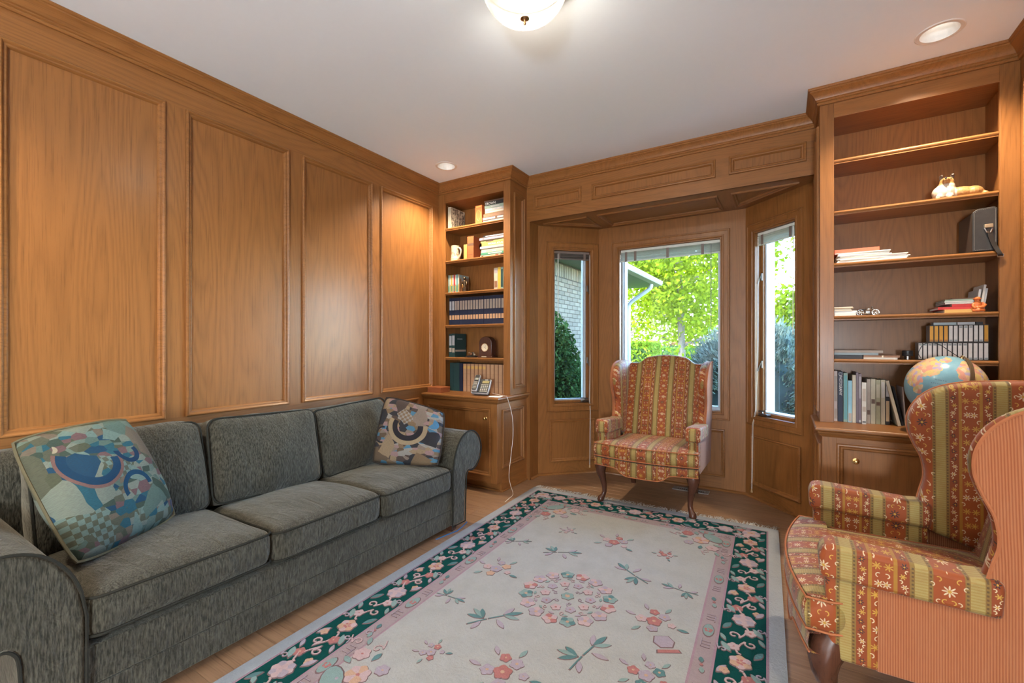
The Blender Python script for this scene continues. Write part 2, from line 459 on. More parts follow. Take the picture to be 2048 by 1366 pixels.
def bay_wall(name, O, E, cas, lows, wn, kind, hinge):
    mp, L = wall_frame(O, E)
    a0, a1, z0, z1 = cas; ia0, ia1, iz0, iz1 = a0+.066, a1-.066, z0+.066, z1-.066
    T = -.17
    m = MB()
    m.mbox(mp, -.06, ia0, -.2, ZS+.02, T, 0).mbox(mp, ia1, L+.06, -.2, ZS+.02, T, 0)
    m.mbox(mp, ia0, ia1, iz1, ZS+.02, T, 0)
    zc = [-.2]; 
    m.mbox(mp, ia0, ia1, lows[0][3]-.0, iz0, T, 0)
    m.mbox(mp, ia0, ia1, -.2, lows[0][3], T, -.014)
    w = struct(m.build(name, WZ))
    # lower part: thin boards round the low panels
    lz0, lz1 = lows[0][2], lows[0][3]
    MB().mbox(mp, ia0, ia1, 0, lz0, -.014, 0).build('rail', WX, w)
    aa = [ia0]+[q for l in lows for q in (max(l[0], ia0), min(l[1], ia1))]+[ia1]
    for i in range(0, len(aa), 2):
        if aa[i+1]-aa[i] > .003: MB().mbox(mp, aa[i], aa[i+1], lz0, lz1, -.014, 0).build('stile', WZ, w)
    for l in lows:
        pr = [(p, q+.0006) for p, q in PANEL_PROF]
        MB().frame(rect(l[0], l[1], l[2], l[3]), [(a, max(b, .0008)) for a, b in pr], mp).build('panel_moulding', WX, w, smooth=True, ang=35)
        MB().prism(inset(rect(l[0], l[1], l[2], l[3]), .030), mp, -.004, .0012).build('panel', WZ, w)
    # window
    win = struct(MB().frame(rect(a0, a1, z0, z1), CASE_PROF, mp).build(wn, WZ, smooth=True, ang=35))
    j = MB(); D = -.115; t = .010
    for (q0, q1, r0, r1) in ((ia0, ia0+t, iz0, iz1), (ia1-t, ia1, iz0, iz1), (ia0+t, ia1-t, iz0, iz0+t), (ia0+t, ia1-t, iz1-t, iz1)): j.mbox(mp, q0, q1, r0, r1, D, 0)
    j.build('window_jamb', WZ, win)
    b0, b1, c0, c1 = ia0+t, ia1-t, iz0+t, iz1-t
    def ring(bb, w_, d0, d1, mat, nm):
        q = MB(); x0, x1, y0, y1 = bb
        for e in ((x0, x0+w_, y0, y1), (x1-w_, x1, y0, y1), (x0+w_, x1-w_, y0, y0+w_), (x0+w_, x1-w_, y1-w_, y1)): q.mbox(mp, *e, d0, d1)
        return q.build(nm, mat, win, bevel=.0015, seg=1)
    if kind == 'fixed':
        ring((b0, b1, c0, c1), .014, -.085, -.062, CLAD, 'glazing_stop'); ring((b0, b1, c0, c1), .026, D-.05, -.085, CLAD, 'sash')
        g = .022
    else:
        ring((b0, b1, c0, c1), .022, -.082, -.06, WZ, 'sash_face'); ring((b0+.004, b1-.004, c0, c1), .030, D-.05, -.082, CLAD, 'sash')
        g = .028
    MB().mbox(mp, b0+g, b1-g, c0+g, c1-g, -.122, -.118).build('pane', GLASS, win)
    if kind == 'casement':
        ah = b1-.05 if hinge == 'R' else b0+.05     # operator at the foot of the sash
        s = -1 if hinge == 'R' else 1
        zb = c0+.004
        op = MB(); op.mbox(mp, ah-.035, ah+.055 if s > 0 else ah+.035, zb, zb+.016, -.06, -.018)
        op.tube([mp(ah, zb+.016, -.03), mp(ah, zb+.028, -.026), mp(ah-s*.03, zb+.034, -.02), mp(ah+s*.045, zb+.045, -.018)], .006, 6)
        op.build('crank_handle', PEWTER, win, bevel=.003)
        ax = b1-.012 if hinge == 'R' else b0+.012
        for zz in (c0+.28*(c1-c0), c0+.76*(c1-c0)):
            q = MB(); q.mbox(mp, ax-.007, ax+.007, zz-.03, zz+.03, -.066, -.05)
            q.tube([mp(ax, zz+.015, -.05), mp(ax-s*.006, zz-.03, -.035), mp(ax-s*.008, zz-.055, -.028)], .005, 6)
            q.build('sash_lock', PEWTER, win, bevel=.002)
    return mp, (b0, b1, c0, c1), w, win

mpWL, opL, wBL, winL = bay_wall('wall_bay_left', (JL, BYJ-.0), (BXL, BY), (.085, .612, .608, 2.242), [(.112, .575, .125, .530)], 'window_1', 'casement', 'R')
mpWC, opC, wBC, winC = bay_wall('wall_bay_center', (BXL, BY), (BXR, BY), (-1.431-BXL, -.398-BXL, .605, 2.24), [(-1.40-BXL, -.436-BXL, .120, .529)], 'window_2', 'fixed', '')
mpWR, opR, wBR, winR = bay_wall('wall_bay_right', (BXR, BY), (JR, BYJ), (.022, .552, .600, 2.236), [(.065, .530, .110, .514)], 'window_3', 'casement', 'L')
# jamb returns between header line and bay walls
MB().box(JL-.03, JL, YH, BYJ+.02, 0, ZS-.0005).build('jamb_face', WZ, wBL); MB().box(JR, JR+.03, YH, BYJ+.02, 0, ZS-.0005).build('jamb_face', WZ, wBR)

# blinds drawn up at the heads of the windows
SLAT = plain('pale_blind_slat', (.60, .62, .56), .5); SLATD = plain('brown_tape_shaded_slat', (.17, .13, .11), .5); CORD = plain('cord_white', (.78, .76, .70), .7)  # left blind's brown slats carry shade in their colour; also used for tapes
def blind(mp, op, label, slat, pitch, n, wand_a, wand_len, cord_a, loc, cordmat=CORD):
    a0, a1, z0, z1 = op; a0 += .004; a1 -= .004
    t = thing('window_blind', loc, label, 'blind', 'raised blinds in the bay windows')
    zt = z1-.002
    MB().mbox(mp, a0, a1, zt-.024, zt, -.052, -.024).build('headrail', slat, t, bevel=.002)
    s = MB(); z = zt-.028
    for k in range(n):
        dz = R.uniform(-.0008, .0008); tl = R.uniform(-.002, .003)
        s.add([mp(a0, z+dz, -.055), mp(a1, z+dz, -.055), mp(a1, z+dz+tl, -.021), mp(a0, z+dz+tl, -.021), mp(a0, z+dz-.0012, -.055), mp(a1, z+dz-.0012, -.055), mp(a1, z+dz+tl-.0012, -.021), mp(a0, z+dz+tl-.0012, -.021)],
              [(0, 1, 2, 3), (7, 6, 5, 4), (0, 4, 5, 1), (1, 5, 6, 2), (2, 6, 7, 3), (3, 7, 4, 0)]); z -= pitch
    s.build('slat_stack', slat, t)
    MB().mbox(mp, a0, a1, z-.010, z, -.050, -.026).build('bottom_rail', slat, t, bevel=.002)
    w = (a1-a0)
    for fr in ((.14, .86) if w < .6 else (.06, .16, .5, .84)):
        ac = a0+w*fr
        MB().mbox(mp, ac-.012, ac+.012, z-.011, zt-.022, -.0195, -.0185).build('ladder_tape', SLATD, t)
    if wand_len:
        MB().tube([mp(wand_a, zt-.03, -.018), mp(wand_a, zt-.03-wand_len, -.016)], .0035, 6).build('tilt_wand', cordmat, t)
    if cord_a is not None:
        aa, lo = cord_a
        pts = [mp(aa, zt-.03, -.018), mp(aa+.004, (zt+lo)/2+.2, -.012), mp(aa-.01, .72, -.004), mp(aa-.012, .60, .024), mp(aa-.016, .3, .024), mp(aa-.02, lo+.03, .026)]
        for k in (0, .006): MB().tube([p+Vector((k, 0, 0)) for p in pts], .0013, 5).build('pull_cord', CORD, t)
        MB().lathe([(.002, .03), (.005, .026), (.008, .004), (.007, 0)], 8, o=mp(aa-.02, lo, .026)+Vector((.003, 0, 0))).build('tassel', plain('tassel_wood', (.5, .32, .16)), t, smooth=True)
    return t
blind(mpWL, opL, 'raised blind with shade coloured into its slats, narrow left bay window facing brick', SLATD, .0046, 9, opL[0]+.045, .62, (opL[1]-.004, .055), mpWL(.3, 2.06, -.04))
blind(mpWC, opC, 'wide pale raised blind across the big centre bay window', SLAT, .0062, 12, opC[1]-.075, .72, None, mpWC(.6, 2.02, -.04), plain('grey_wand', (.28, .29, .28)))
blind(mpWR, opR, 'raised blind in the narrow right bay window with a long cord', SLAT, .0052, 12, opR[1]-.03, .80, (opR[0]+.012, .05), mpWR(.3, 2.05, -.04))

# floor register under the window
vt = thing('floor_register', (-.70, 4.06, 0), 'grey metal floor register let into the planks below the centre window', 'vent')
m = MB(); x0, x1, y0, y1 = -.835, -.545, 4.015, 4.105
for e in ((x0, x1, y0, y0+.022), (x0, x1, y1-.022, y1), (x0, x0+.03, y0+.022, y1-.022), (x1-.03, x1, y0+.022, y1-.022)): m.box(*e, .0005, .006)
m.build('register_frame', plain('register_grey', (.30, .30, .29), .45, .5, .6), vt, bevel=.001, seg=1)
MB().box(x0+.02, x1-.02, y0+.015, y1-.015, .0004, .0012).build('register_well', plain('register_dark', (.01, .01, .01)), vt)
for k in range(14):
    xx = x0+.036+k*(x1-x0-.072)/13
    MB().box(xx-.004, xx+.004, y0+.022, y1-.022, .002, .005).build('louver', _plain['register_grey'], vt)
# ------------------------------------------------------------------ built-in bookcases, base cabinets, counters
def knob(parent, x, y, z):
    mp = lambda p: Vector((p.x, -p.z, p.y))
    MB().lathe([(.0, 0), (.017, 0), (.017, .003), (.013, .005), (.008, .006), (.0065, .013), (.010, .019), (.013, .024), (.010, .028), (.004, .030), (.0, .030)], 20, o=(x, y, z), mp=mp).build('knob', BRASS, parent, smooth=True)

def bookcase(xw, xe, yf, shelves, zb, label):
    """xw wall side, xe exposed side"""
    s = 1 if xe > xw else -1
    t = thing('bookcase', ((xw+xe)/2, yf+.15, zb), label, 'bookcase')
    iw, ie = xw+s*.075, xe-s*.070
    ZT = 2.61
    MB().box(xw, iw, yf, yf+.02, zb, ZC-.002).build('stile', WZ, t, bevel=.0015)
    MB().box(ie, xe, yf, yf+.02, zb, ZC-.002).build('stile', WZ, t, bevel=.0015)
    MB().box(iw, ie, yf, yf+.02, ZT, ZC-.002).build('top_rail', WX, t, bevel=.0015)
    MB().box(iw-s*.030, iw-s*.048, yf+.02, YH-.008, zb, ZT+.02).build('side_lining', WZ, t)
    MB().box(ie+s*.030, ie+s*.046, yf+.02, YH-.008, zb, ZT+.02).build('side_lining', WZ, t)
    MB().box(iw-s*.03, ie+s*.03, YH-.012, YH+.010, zb, ZT+.02).build('back_panel', WZ, t)
    MB().box(iw-s*.03, ie+s*.03, yf+.02, YH-.012, ZT+.002, ZT+.02).build('case_top', WX, t)
    # exposed side with a tall moulded panel
    mp = lambda a, b, c: Vector((xe+s*c, a if s > 0 else -a, b))
    e0, e1 = (yf+.055, YH-.045)
    for (q0, q1, r0, r1, g) in ((yf+.02, e0, zb, ZC-.002, WZ), (e1, YH, zb, ZC-.002, WZ), (e0, e1, zb, zb+.055, WY), (e0, e1, 2.60, ZC-.002, WY)):
        MB().box(xe, xe-s*.014, q0, q1, r0, r1).build('side_frame', g, t)
    if s > 0: panel_set(t, mp, rect(e0, e1, zb+.055, 2.60), WZ, WZ)
    else: panel_set(t, mp, rect(-e1, -e0, zb+.055, 2.60), WZ, WZ)
    for z in shelves:
        m = MB(); m.box(iw-s*.029, ie+s*.029, yf+.0205, YH-.013, z-.019, z)
        prof = [(yf+.0205, z), (yf+.012, z), (yf+.007, z-.004), (yf+.006, z-.010), (yf+.009, z-.016), (yf+.013, z-.019), (yf+.013, z-.026), (yf+.0205, z-.026)]
        m.prism(prof, lambda a, b, c: Vector((c, a, b)), iw+s*.001, ie-s*.001)
        m.build('shelf', WX, t)
    return t, iw, ie

def base_unit(xw, xe, yf, zt, label, dx, dz, kn, clabel):
    s = 1 if xe > xw else -1
    t = thing('base_cabinet', ((xw+xe)/2, yf+.25, 0), label, 'cabinet')
    zb = .088; zc = zt-.036
    x0, x1 = sorted(dx)
    MB().box(xw, xe-s*.016, yf+.02, YH, zb, zc).build('carcass', WZ, t)
    MB().box(xw, xe-s*.02, yf+.085, YH, 0, zb).build('toe_kick', WX, t)
    MB().box(xw, xe-s*.012, yf+.068, yf+.085, 0, .018).build('base_shoe', WX, t, bevel=.006, seg=3)
    lo, hi = min(xw, xe), max(xw, xe)
    MB().box(lo, x0, yf, yf+.02, zb, zc).build('stile', WZ, t, bevel=.0015); MB().box(x1, hi, yf, yf+.02, zb, zc).build('stile', WZ, t, bevel=.0015)
    MB().box(x0, x1, yf, yf+.02, dz[1], zc).build('rail', WX, t); MB().box(x0, x1, yf, yf+.02, zb, dz[0]).build('rail', WX, t)
    mp = lambda a, b, c: Vector((a, yf-c, b))
    d = MB().box(x0+.03, x1-.03, yf+.010, yf+.019, dz[0]+.03, dz[1]-.03).build('door', WZ, t)
    MB().frame(rect(x0, x1, dz[0], dz[1]), PANEL_PROF, mp).build('door_moulding', WX, d, smooth=True, ang=35)
    knob(d, kn[0], yf+.0098, kn[1])
    # exposed side
    mps = lambda a, b, c: Vector((xe+s*c, a if s > 0 else -a, b))
    e0, e1 = yf+.075, YH-.06
    for (q0, q1, r0, r1, g) in ((yf+.0, e0, zb, zc, WZ), (e1, YH, zb, zc, WZ), (e0, e1, zb, .205, WY), (e0, e1, zc-.075, zc, WY), (yf+.07, YH, 0, zb, WY)):
        MB().box(xe, xe-s*.0155, q0 if q0 > yf+.001 else yf+.02, q1, r0, r1).build('side_frame', g, t)
    pl = rect(e0, e1, .205, zc-.075) if s > 0 else rect(-e1, -e0, .205, zc-.075)
    panel_set(t, mps, pl, WZ, WZ)
    MB().box(xe-s*.004, xe+s*.010, yf+.072, YH, 0, .018).build('base_shoe', WY, t, bevel=.006, seg=3)
    # countertop
    c = thing('countertop', ((xw+xe)/2, yf+.2, zc), clabel, 'countertop')
    ov = .032
    path = [(xw, yf), (xe, yf), (xe, YH)]
    prof = [(ov, zt-.004), (ov+.002, zt-.010), (ov, zt-.018), (ov-.006, zt-.023), (ov-.012, zt-.025), (ov-.014, zt-.035), (.001, zt-.0355)]
    cove = [(ov-.014, zt-.0365), (ov-.020, zt-.046), (.003, zt-.052), (.0, zt-.056)]
    if s < 0: path = [(xe, YH), (xe, yf), (xw, yf)]
    pts = [Vector((*p, 0)) for p in path]
    for nm, par, pr in (('counter_edge', c, [(-.02, zt), (ov-.005, zt)]+prof), ('cove_moulding', t, cove)):
      rg = []
      for o, z in pr:
        line = []
        for i in range(3):
            d1 = (pts[max(i, 1)]-pts[max(i, 1)-1]).normalized(); d2 = (pts[min(i, 1)+1]-pts[min(i, 1)]).normalized()
            n1 = Vector((d1.y, -d1.x, 0)); n2 = Vector((d2.y, -d2.x, 0)); k = (n1+n2)/(1+n1.dot(n2))
            line.append(pts[i]+k*o+Vector((0, 0, z)))
        rg.append(line)
      MB().rings(rg, False, False).build(nm, WX, par, smooth=True, ang=35)
    MB().box(xw, xe, yf, YH, zt-.03, zt-.0003).build('counter_board', WX, c)
    return t, c

ZCL, ZCR = .81, .785
SHL = [2.370, 2.056, 1.752, 1.441, 1.133]; SHR = [2.360, 2.052, 1.740, 1.424, 1.166]
bookcase(XL, -2.045, YCL, SHL, ZCL, 'oak bookcase left of the bay, packed with books')
bookcase(XR, .18, YCR, SHR, ZCR, 'oak bookcase right of the bay, with papers, tapes and a globe')
base_unit(XL, -2.045, 3.09, ZCL, 'oak base cabinet under the left bookcase, beside the sofa arm', (-2.80, -2.105), (.145, .712), (-2.168, .628), 'oak counter holding the telephone in front of the left bookcase')
base_unit(XR, .18, 3.085, ZCR, 'oak base cabinet under the right bookcase, behind the near chair', (.247, .95), (.130, .698), (.334, .606), 'oak counter below the globe in front of the right bookcase')

# ------------------------------------------------------------------ lamps
def emis(name, c, s):
    M = bpy.data.materials.new(name); M.use_nodes = True; b = M.node_tree.nodes['Principled BSDF']
    b.inputs['Base Color'].default_value = (.8, .8, .8, 1); b.inputs['Emission Color'].default_value = (*c, 1); b.inputs['Emission Strength'].default_value = s
    return M
BULB = emis('downlight_bulb_glow', (1, .93, .82), 2.6)
CANW = plain('downlight_white', (.70, .69, .67), .5)
can_labels = ['recessed ceiling light above the left bookcase', 'recessed ceiling light above the right bookcase', 'recessed ceiling light over the near end of the sofa', 'recessed ceiling light near the rear right corner']
for (x, y), lb in zip(CANS, can_labels):
    t = thing('recessed_light', (x, y, ZC), lb, 'ceiling light', 'recessed ceiling lights')
    MB().lathe([(.074, .001), (.074, -.003), (.090, -.004), (.094, -.001), (.094, .0)], 40, o=(x, y, ZC), cap=False).build('trim_ring', CANW, t, smooth=True)
    MB().lathe([(.075, -.002), (.072, .010), (.056, .060), (.052, .075), (.0001, .078)], 40, o=(x, y, ZC), cap=False).build('reflector', CANW, t, smooth=True)
    MB().lathe([(.0001, .050), (.022, .052), (.032, .058), (.036, .068)], 28, o=(x, y, ZC), cap=False).build('bulb', BULB, t, smooth=True)
    ld = bpy.data.lights.new('downlight', 'SPOT'); ld.energy = CAN_W; ld.spot_size = math.radians(125); ld.spot_blend = .75; ld.shadow_soft_size = .045; ld.color = (1, .85, .64)
    lo = bpy.data.objects.new('lamp_light', ld); COL.objects.link(lo); lo.location = (x, y, ZC-.006); attach(lo, t)

# flush ceiling lamp with ribbed glass bowl
DX, DY = -.92, 1.60
t = thing('ceiling_lamp', (DX, DY, ZC), 'flush ceiling lamp with ribbed glass bowl and small brass finial', 'ceiling light')
MB().lathe([(.0001, 0), (.158, 0), (.166, -.012), (.171, -.036), (.160, -.042), (.0001, -.042)], 48, o=(DX, DY, ZC-.0005)).build('canopy', plain('canopy_white', (.72, .68, .6), .4), t, smooth=True)
nr = 96; rg = []
for r_, z_ in [(.176, -.034), (.178, -.046), (.176, -.066), (.168, -.092), (.152, -.120), (.128, -.146), (.096, -.166), (.060, -.178), (.024, -.184), (.008, -.185)]:
    rg.append([Vector((DX+(r_*(1+.012*(1 if k % 2 else -1)*(1 if r_ > .03 else 0)))*math.cos(2*PI*k/nr), DY+(r_*(1+.012*(1 if k % 2 else -1)*(1 if r_ > .03 else 0)))*math.sin(2*PI*k/nr), ZC+z_)) for k in range(nr)])
BOWL = bpy.data.materials.new('ribbed_lamp_glass'); BOWL.use_nodes = True; _t = BOWL.node_tree; _t.nodes.clear()
_o = _t.nodes.new('ShaderNodeOutputMaterial'); _m1 = _t.nodes.new('ShaderNodeMixShader'); _m2 = _t.nodes.new('ShaderNodeMixShader'); _tr = _t.nodes.new('ShaderNodeBsdfTransparent'); _em = _t.nodes.new('ShaderNodeEmission'); _pb = _t.nodes.new('ShaderNodeBsdfPrincipled')
_tr.inputs[0].default_value = (1, .96, .88, 1); _em.inputs[0].default_value = (1, .90, .74, 1); _em.inputs[1].default_value = .72
_pb.inputs['Base Color'].default_value = (.85, .82, .75, 1); _pb.inputs['Roughness'].default_value = .15
_m1.inputs[0].default_value = .55; _m2.inputs[0].default_value = .25
_t.links.new(_tr.outputs[0], _m1.inputs[1]); _t.links.new(_em.outputs[0], _m1.inputs[2]); _t.links.new(_m1.outputs[0], _m2.inputs[1]); _t.links.new(_pb.outputs[0], _m2.inputs[2]); _t.links.new(_m2.outputs[0], _o.inputs[0])
MB().rings(rg, True, False).build('glass_bowl', BOWL, t, smooth=True, ang=80)
MB().lathe([(.0001, -.178), (.017, -.182), (.019, -.187), (.012, -.191), (.006, -.196), (.0045, -.202), (.006, -.207), (.003, -.212), (.0001, -.213)], 20, o=(DX, DY, ZC)).build('finial', plain('aged_brass', (.42, .27, .13), .3, .5, 1), t, smooth=True)
for sx in (-.055, .055):
    MB().sphere((DX+sx, DY, ZC-.085), (.030, .030, .034), 14, 10).build('bulb', emis('bulb_glow', (1, .93, .80), 14), t, smooth=True)
ld = bpy.data.lights.new('lamp_light', 'POINT'); ld.energy = DOME_W; ld.shadow_soft_size = .04; ld.color = (1, .94, .86)
lo = bpy.data.objects.new('lamp_light', ld); COL.objects.link(lo); lo.location = (DX, DY, ZC-.088); attach(lo, t)

# unseen globe lamp added behind the camera for soft fill light
PX, PY, PZ = .42, -2.3, 1.15
t = thing('fill_lamp', (PX, PY, 0), 'unseen white globe lamp added behind the camera for fill light', 'fill lamp')
MB().lathe([(.0001, 0), (.15, 0), (.15, .015), (.03, .03), (.0001, .03)], 28, o=(PX, PY, .0)).build('base', BRASS, t, smooth=True)
MB().tube([(PX, PY, .025), (PX, PY, PZ-.2)], .011, 10).build('pole', BRASS, t, smooth=True)
FG = bpy.data.materials.new('fill_lamp_glass'); FG.use_nodes = True; _t = FG.node_tree; _t.nodes.clear()
_o = _t.nodes.new('ShaderNodeOutputMaterial'); _m1 = _t.nodes.new('ShaderNodeMixShader'); _tr = _t.nodes.new('ShaderNodeBsdfTransparent'); _em = _t.nodes.new('ShaderNodeEmission'); _em.inputs[1].default_value = 3; _m1.inputs[0].default_value = .35
_t.links.new(_tr.outputs[0], _m1.inputs[1]); _t.links.new(_em.outputs[0], _m1.inputs[2]); _t.links.new(_m1.outputs[0], _o.inputs[0])
MB().sphere((PX, PY, PZ), .22, 32, 20).build('globe_shade', FG, t, smooth=True)
ld = bpy.data.lights.new('lamp_light', 'POINT'); ld.energy = FILL_W; ld.shadow_soft_size = .2; ld.color = (.84, .93, 1)
lo = bpy.data.objects.new('lamp_light', ld); COL.objects.link(lo); lo.location = (PX, PY, PZ); attach(lo, t)
# ------------------------------------------------------------------ sofa
def chenille(name, c1, c2, axis='z'):
    M = Mat(name, .9, .15); x, y, z = M.xyz(M.coord()); 
    f = M.noise(M.vec(x*210, y*210, z*30), 1, 2, .65); g = M.noise(M.vec(x*5, y*5, z*5), 1, 3, .6)
    c = M.mix((f-.36)*3.2, c1, c2); c = M.mix((g-.4)*.9, c, tuple(v*.72 for v in c1)); w2 = M.noise(M.vec(x*7, y*22, z*12), 1, 3, .6, .6); M.color(c); M.bump(f*.14+w2, .95, .016)
    M.set(Sheen_Weight=.25, Sheen_Roughness=.45); M.b.inputs['Sheen Tint'].default_value = (.8, .76, .64, 1); return M.m
SOFAM = chenille('green_grey_chenille', (.018, .0165, .012), (.070, .0645, .048))
PIPE = plain('sofa_piping', (.022, .021, .017), .9, .05)

def soft_box(size, r, n=(10, 10, 5), puff=(0, 0, 0), wr=0.0, seed=0, wfreq=9, sag=None):
    """rounded upholstered block centred on the origin; returns MB"""
    a, b, c = [s/2 for s in size]; key = {}; m = MB()
    def vid(p):
        k = tuple(round(q, 5) for q in p)
        if k in key: return key[k]
        q = Vector((p[0]*a, p[1]*b, p[2]*c))
        cl = Vector((max(-a+r, min(a-r, q.x)), max(-b+r, min(b-r, q.y)), max(-c+r, min(c-r, q.z))))
        d = q-cl; o = cl+d.normalized()*r if d.length > 1e-9 else q
        u, v, w = o.x/a, o.y/b, o.z/c
        o.z += puff[2]*(1-u*u)*(1-v*v)*(1 if w > 0 else -.5)*abs(w)
        o.x += puff[0]*(1-v*v)*(1-w*w)*(1 if u > 0 else -1)*abs(u)
        o.y += puff[1]*(1-u*u)*(1-w*w)*(1 if v > 0 else -1)*abs(v)
        if wr:
            nv = mnoise.noise(Vector((o.x*wfreq*.35+seed*7, o.y*wfreq+seed*3, o.z*wfreq*.6)))
            nv2 = mnoise.noise(Vector((o.x*2.3+seed, o.y*2.3, o.z*2.3)))
            o += (o.normalized())*(wr*nv+wr*1.2*nv2)
        if sag: o = sag(o)
        m.v.append(tuple(o)); key[k] = len(m.v)-1; return key[k]
    nx, ny, nz = n
    def lin(k, N): return -1+2*k/N
    def face(fn, N1, N2):
        for i in range(N1):
            for j in range(N2):
                m.f.append(tuple(vid(fn(lin(i+di, N1), lin(j+dj, N2))) for di, dj in ((0, 0), (1, 0), (1, 1), (0, 1)))); m.mi.append(0)
    for s in (-1, 1):
        face(lambda u, v: (u, v, s), nx, ny); face(lambda u, v: (u, s, v), nx, nz); face(lambda u, v: (s, u, v), ny, nz)
    return m
def xf(m, M):
    m.v = [tuple(M @ Vector(p)) for p in m.v]; return m
def rrect(a, b, r, n=5):
    out = []
    for cx, cy, a0 in ((a-r, b-r, 0), (-a+r, b-r, PI/2), (-a+r, -b+r, PI), (a-r, -b+r, 1.5*PI)):
        for k in range(n+1): out.append((cx+r*math.cos(a0+k*PI/2/n), cy+r*math.sin(a0+k*PI/2/n)))
    return out

SX0, SX1, SY0, SY1 = -2.80, -1.865, .485, 2.29
sofa = thing('sofa', (-2.33, 1.39, 0), 'long green-grey chenille sofa with rolled arms along the panelled wall', 'sofa')
MB().box(SX0+.03, SX1-.012, SY0-.1, SY1+.1, .165, .292).build('front_rail', SOFAM, sofa, bevel=.008, seg=3)
MB().box(SX0+.03, SX1-.014, SY0-.1, SY1+.1, .055, .1615).build('skirt_band', SOFAM, sofa, bevel=.006, seg=3)
# rolled arms: outline in (distance outwards from the inner face, height)
arm_o = [(0, .055), (0, .40), (.012, .48), (.040, .555), (.085, .615), (.135, .645), (.185, .653), (.235, .640), (.280, .603), (.306, .550), (.308, .495), (.288, .440), (.250, .400), (.208, .385), (.170, .392), (.146, .372), (.136, .33), (.130, .20), (.126, .055)]
def smooth_poly(p, n=3):
    out = []; m = len(p)
    for i in range(m):
        p0, p1, p2, p3 = [Vector(p[(i+k) % m]) for k in (-1, 0, 1, 2)]
        if (p1-p2).length < .09 and (p1-p0).length < .2:
            for k in range(n):
                t = k/n; q = .5*((2*p1)+(-p0+p2)*t+(2*p0-5*p1+4*p2-p3)*t*t+(-p0+3*p1-3*p2+p3)*t**3); out.append(tuple(q))
        else: out.append(tuple(p1))
    return out
arm_s = smooth_poly(arm_o)
for sgn, yi in ((1, SY1), (-1, SY0)):
    mp = lambda a, b, c: Vector((c, yi+sgn*a, b))
    a_ = MB().prism(arm_s, mp, SX0+.07, SX1+.004).build('arm', SOFAM, sofa, smooth=True, bevel=.010, seg=3, ang=50)
    pp = [mp(a, b, SX1+.004) for a, b in inset(arm_s, .004 if sgn > 0 else .004)]
    MB().tube(pp, .0048, 6, loop=True).build('piping', PIPE, a_, smooth=True)
# back frame
bk = [(SX0, .055), (SX0, .76), (SX0+.02, .80), (SX0+.06, .822), (SX0+.11, .818), (SX0+.15, .79), (SX0+.17, .74), (SX0+.22, .30), (SX0+.22, .055)]
MB().prism(bk, lambda a, b, c: Vector((a, c, b)), SY0-.10, SY1+.10).build('back_frame', SOFAM, sofa, smooth=True, bevel=.015, seg=3, ang=50)
cw = (SY1-SY0)/3
for k in range(3):
    yc = SY0+cw*(k+.5)
    dz = (.010, -.002, -.012)[k]
    M = Matrix.Translation((-2.155, yc, .372+dz)) @ Matrix.Rotation(math.radians(-1.5), 4, 'Y')
    def front_drop(o): return o
    cu = xf(soft_box((.60, cw-.004, .158), .045, (22, 22, 7), (.012, .004, .034), .009, k+1, 13), M).build('seat_cushion', SOFAM, sofa, smooth=True, ang=180, sub=1)
    for zz in (.060, -.060):
        pts = [M @ Vector((x, y, zz+.010*(1-(x/.30)**2)*(1-(y/.30)**2))) for x, y in rrect(.303, cw/2-.001, .05, 5)]
        MB().tube(pts, .0048, 6, loop=True).build('piping', PIPE, cu, smooth=True)
    hz = (.435, .43, .425)[k]; zc = (.640, .640, .632)[k]
    M = Matrix.Translation((-2.515+(.0, .01, -.012)[k], yc+(-.008, 0, .006)[k], zc)) @ Matrix.Rotation(math.radians((-13, -14, -15)[k]), 4, 'Y') @ Matrix.Rotation(math.radians((1.5, -2.0, 3.0)[k]), 4, 'X')
    cb_ = xf(soft_box((.21, cw-.006, hz), .05, (8, 20, 16), (.050, .004, .016), .013, k+5, 8), M).build('back_cushion', SOFAM, sofa, smooth=True, ang=180, sub=1)
    pts = [M @ Vector((.085, y, z)) for y, z in rrect(cw/2-.004, hz/2-.004, .05, 5)]
    MB().tube(pts, .0048, 6, loop=True).build('piping', PIPE, cb_, smooth=True)
for lx in (SX1-.06, SX0+.08):
    for ly in (SY0-.055, SY1+.055):
        MB().add([(lx+dx*.030, ly+dy*.030, .058) for dx, dy in ((-1, -1), (1, -1), (1, 1), (-1, 1))]+[(lx+dx*.021, ly+dy*.021, 0) for dx, dy in ((-1, -1), (1, -1), (1, 1), (-1, 1))], [(0, 1, 2, 3), (7, 6, 5, 4), (0, 4, 5, 1), (1, 5, 6, 2), (2, 6, 7, 3), (3, 7, 4, 0)]).build('leg', DARKWOOD, sofa)

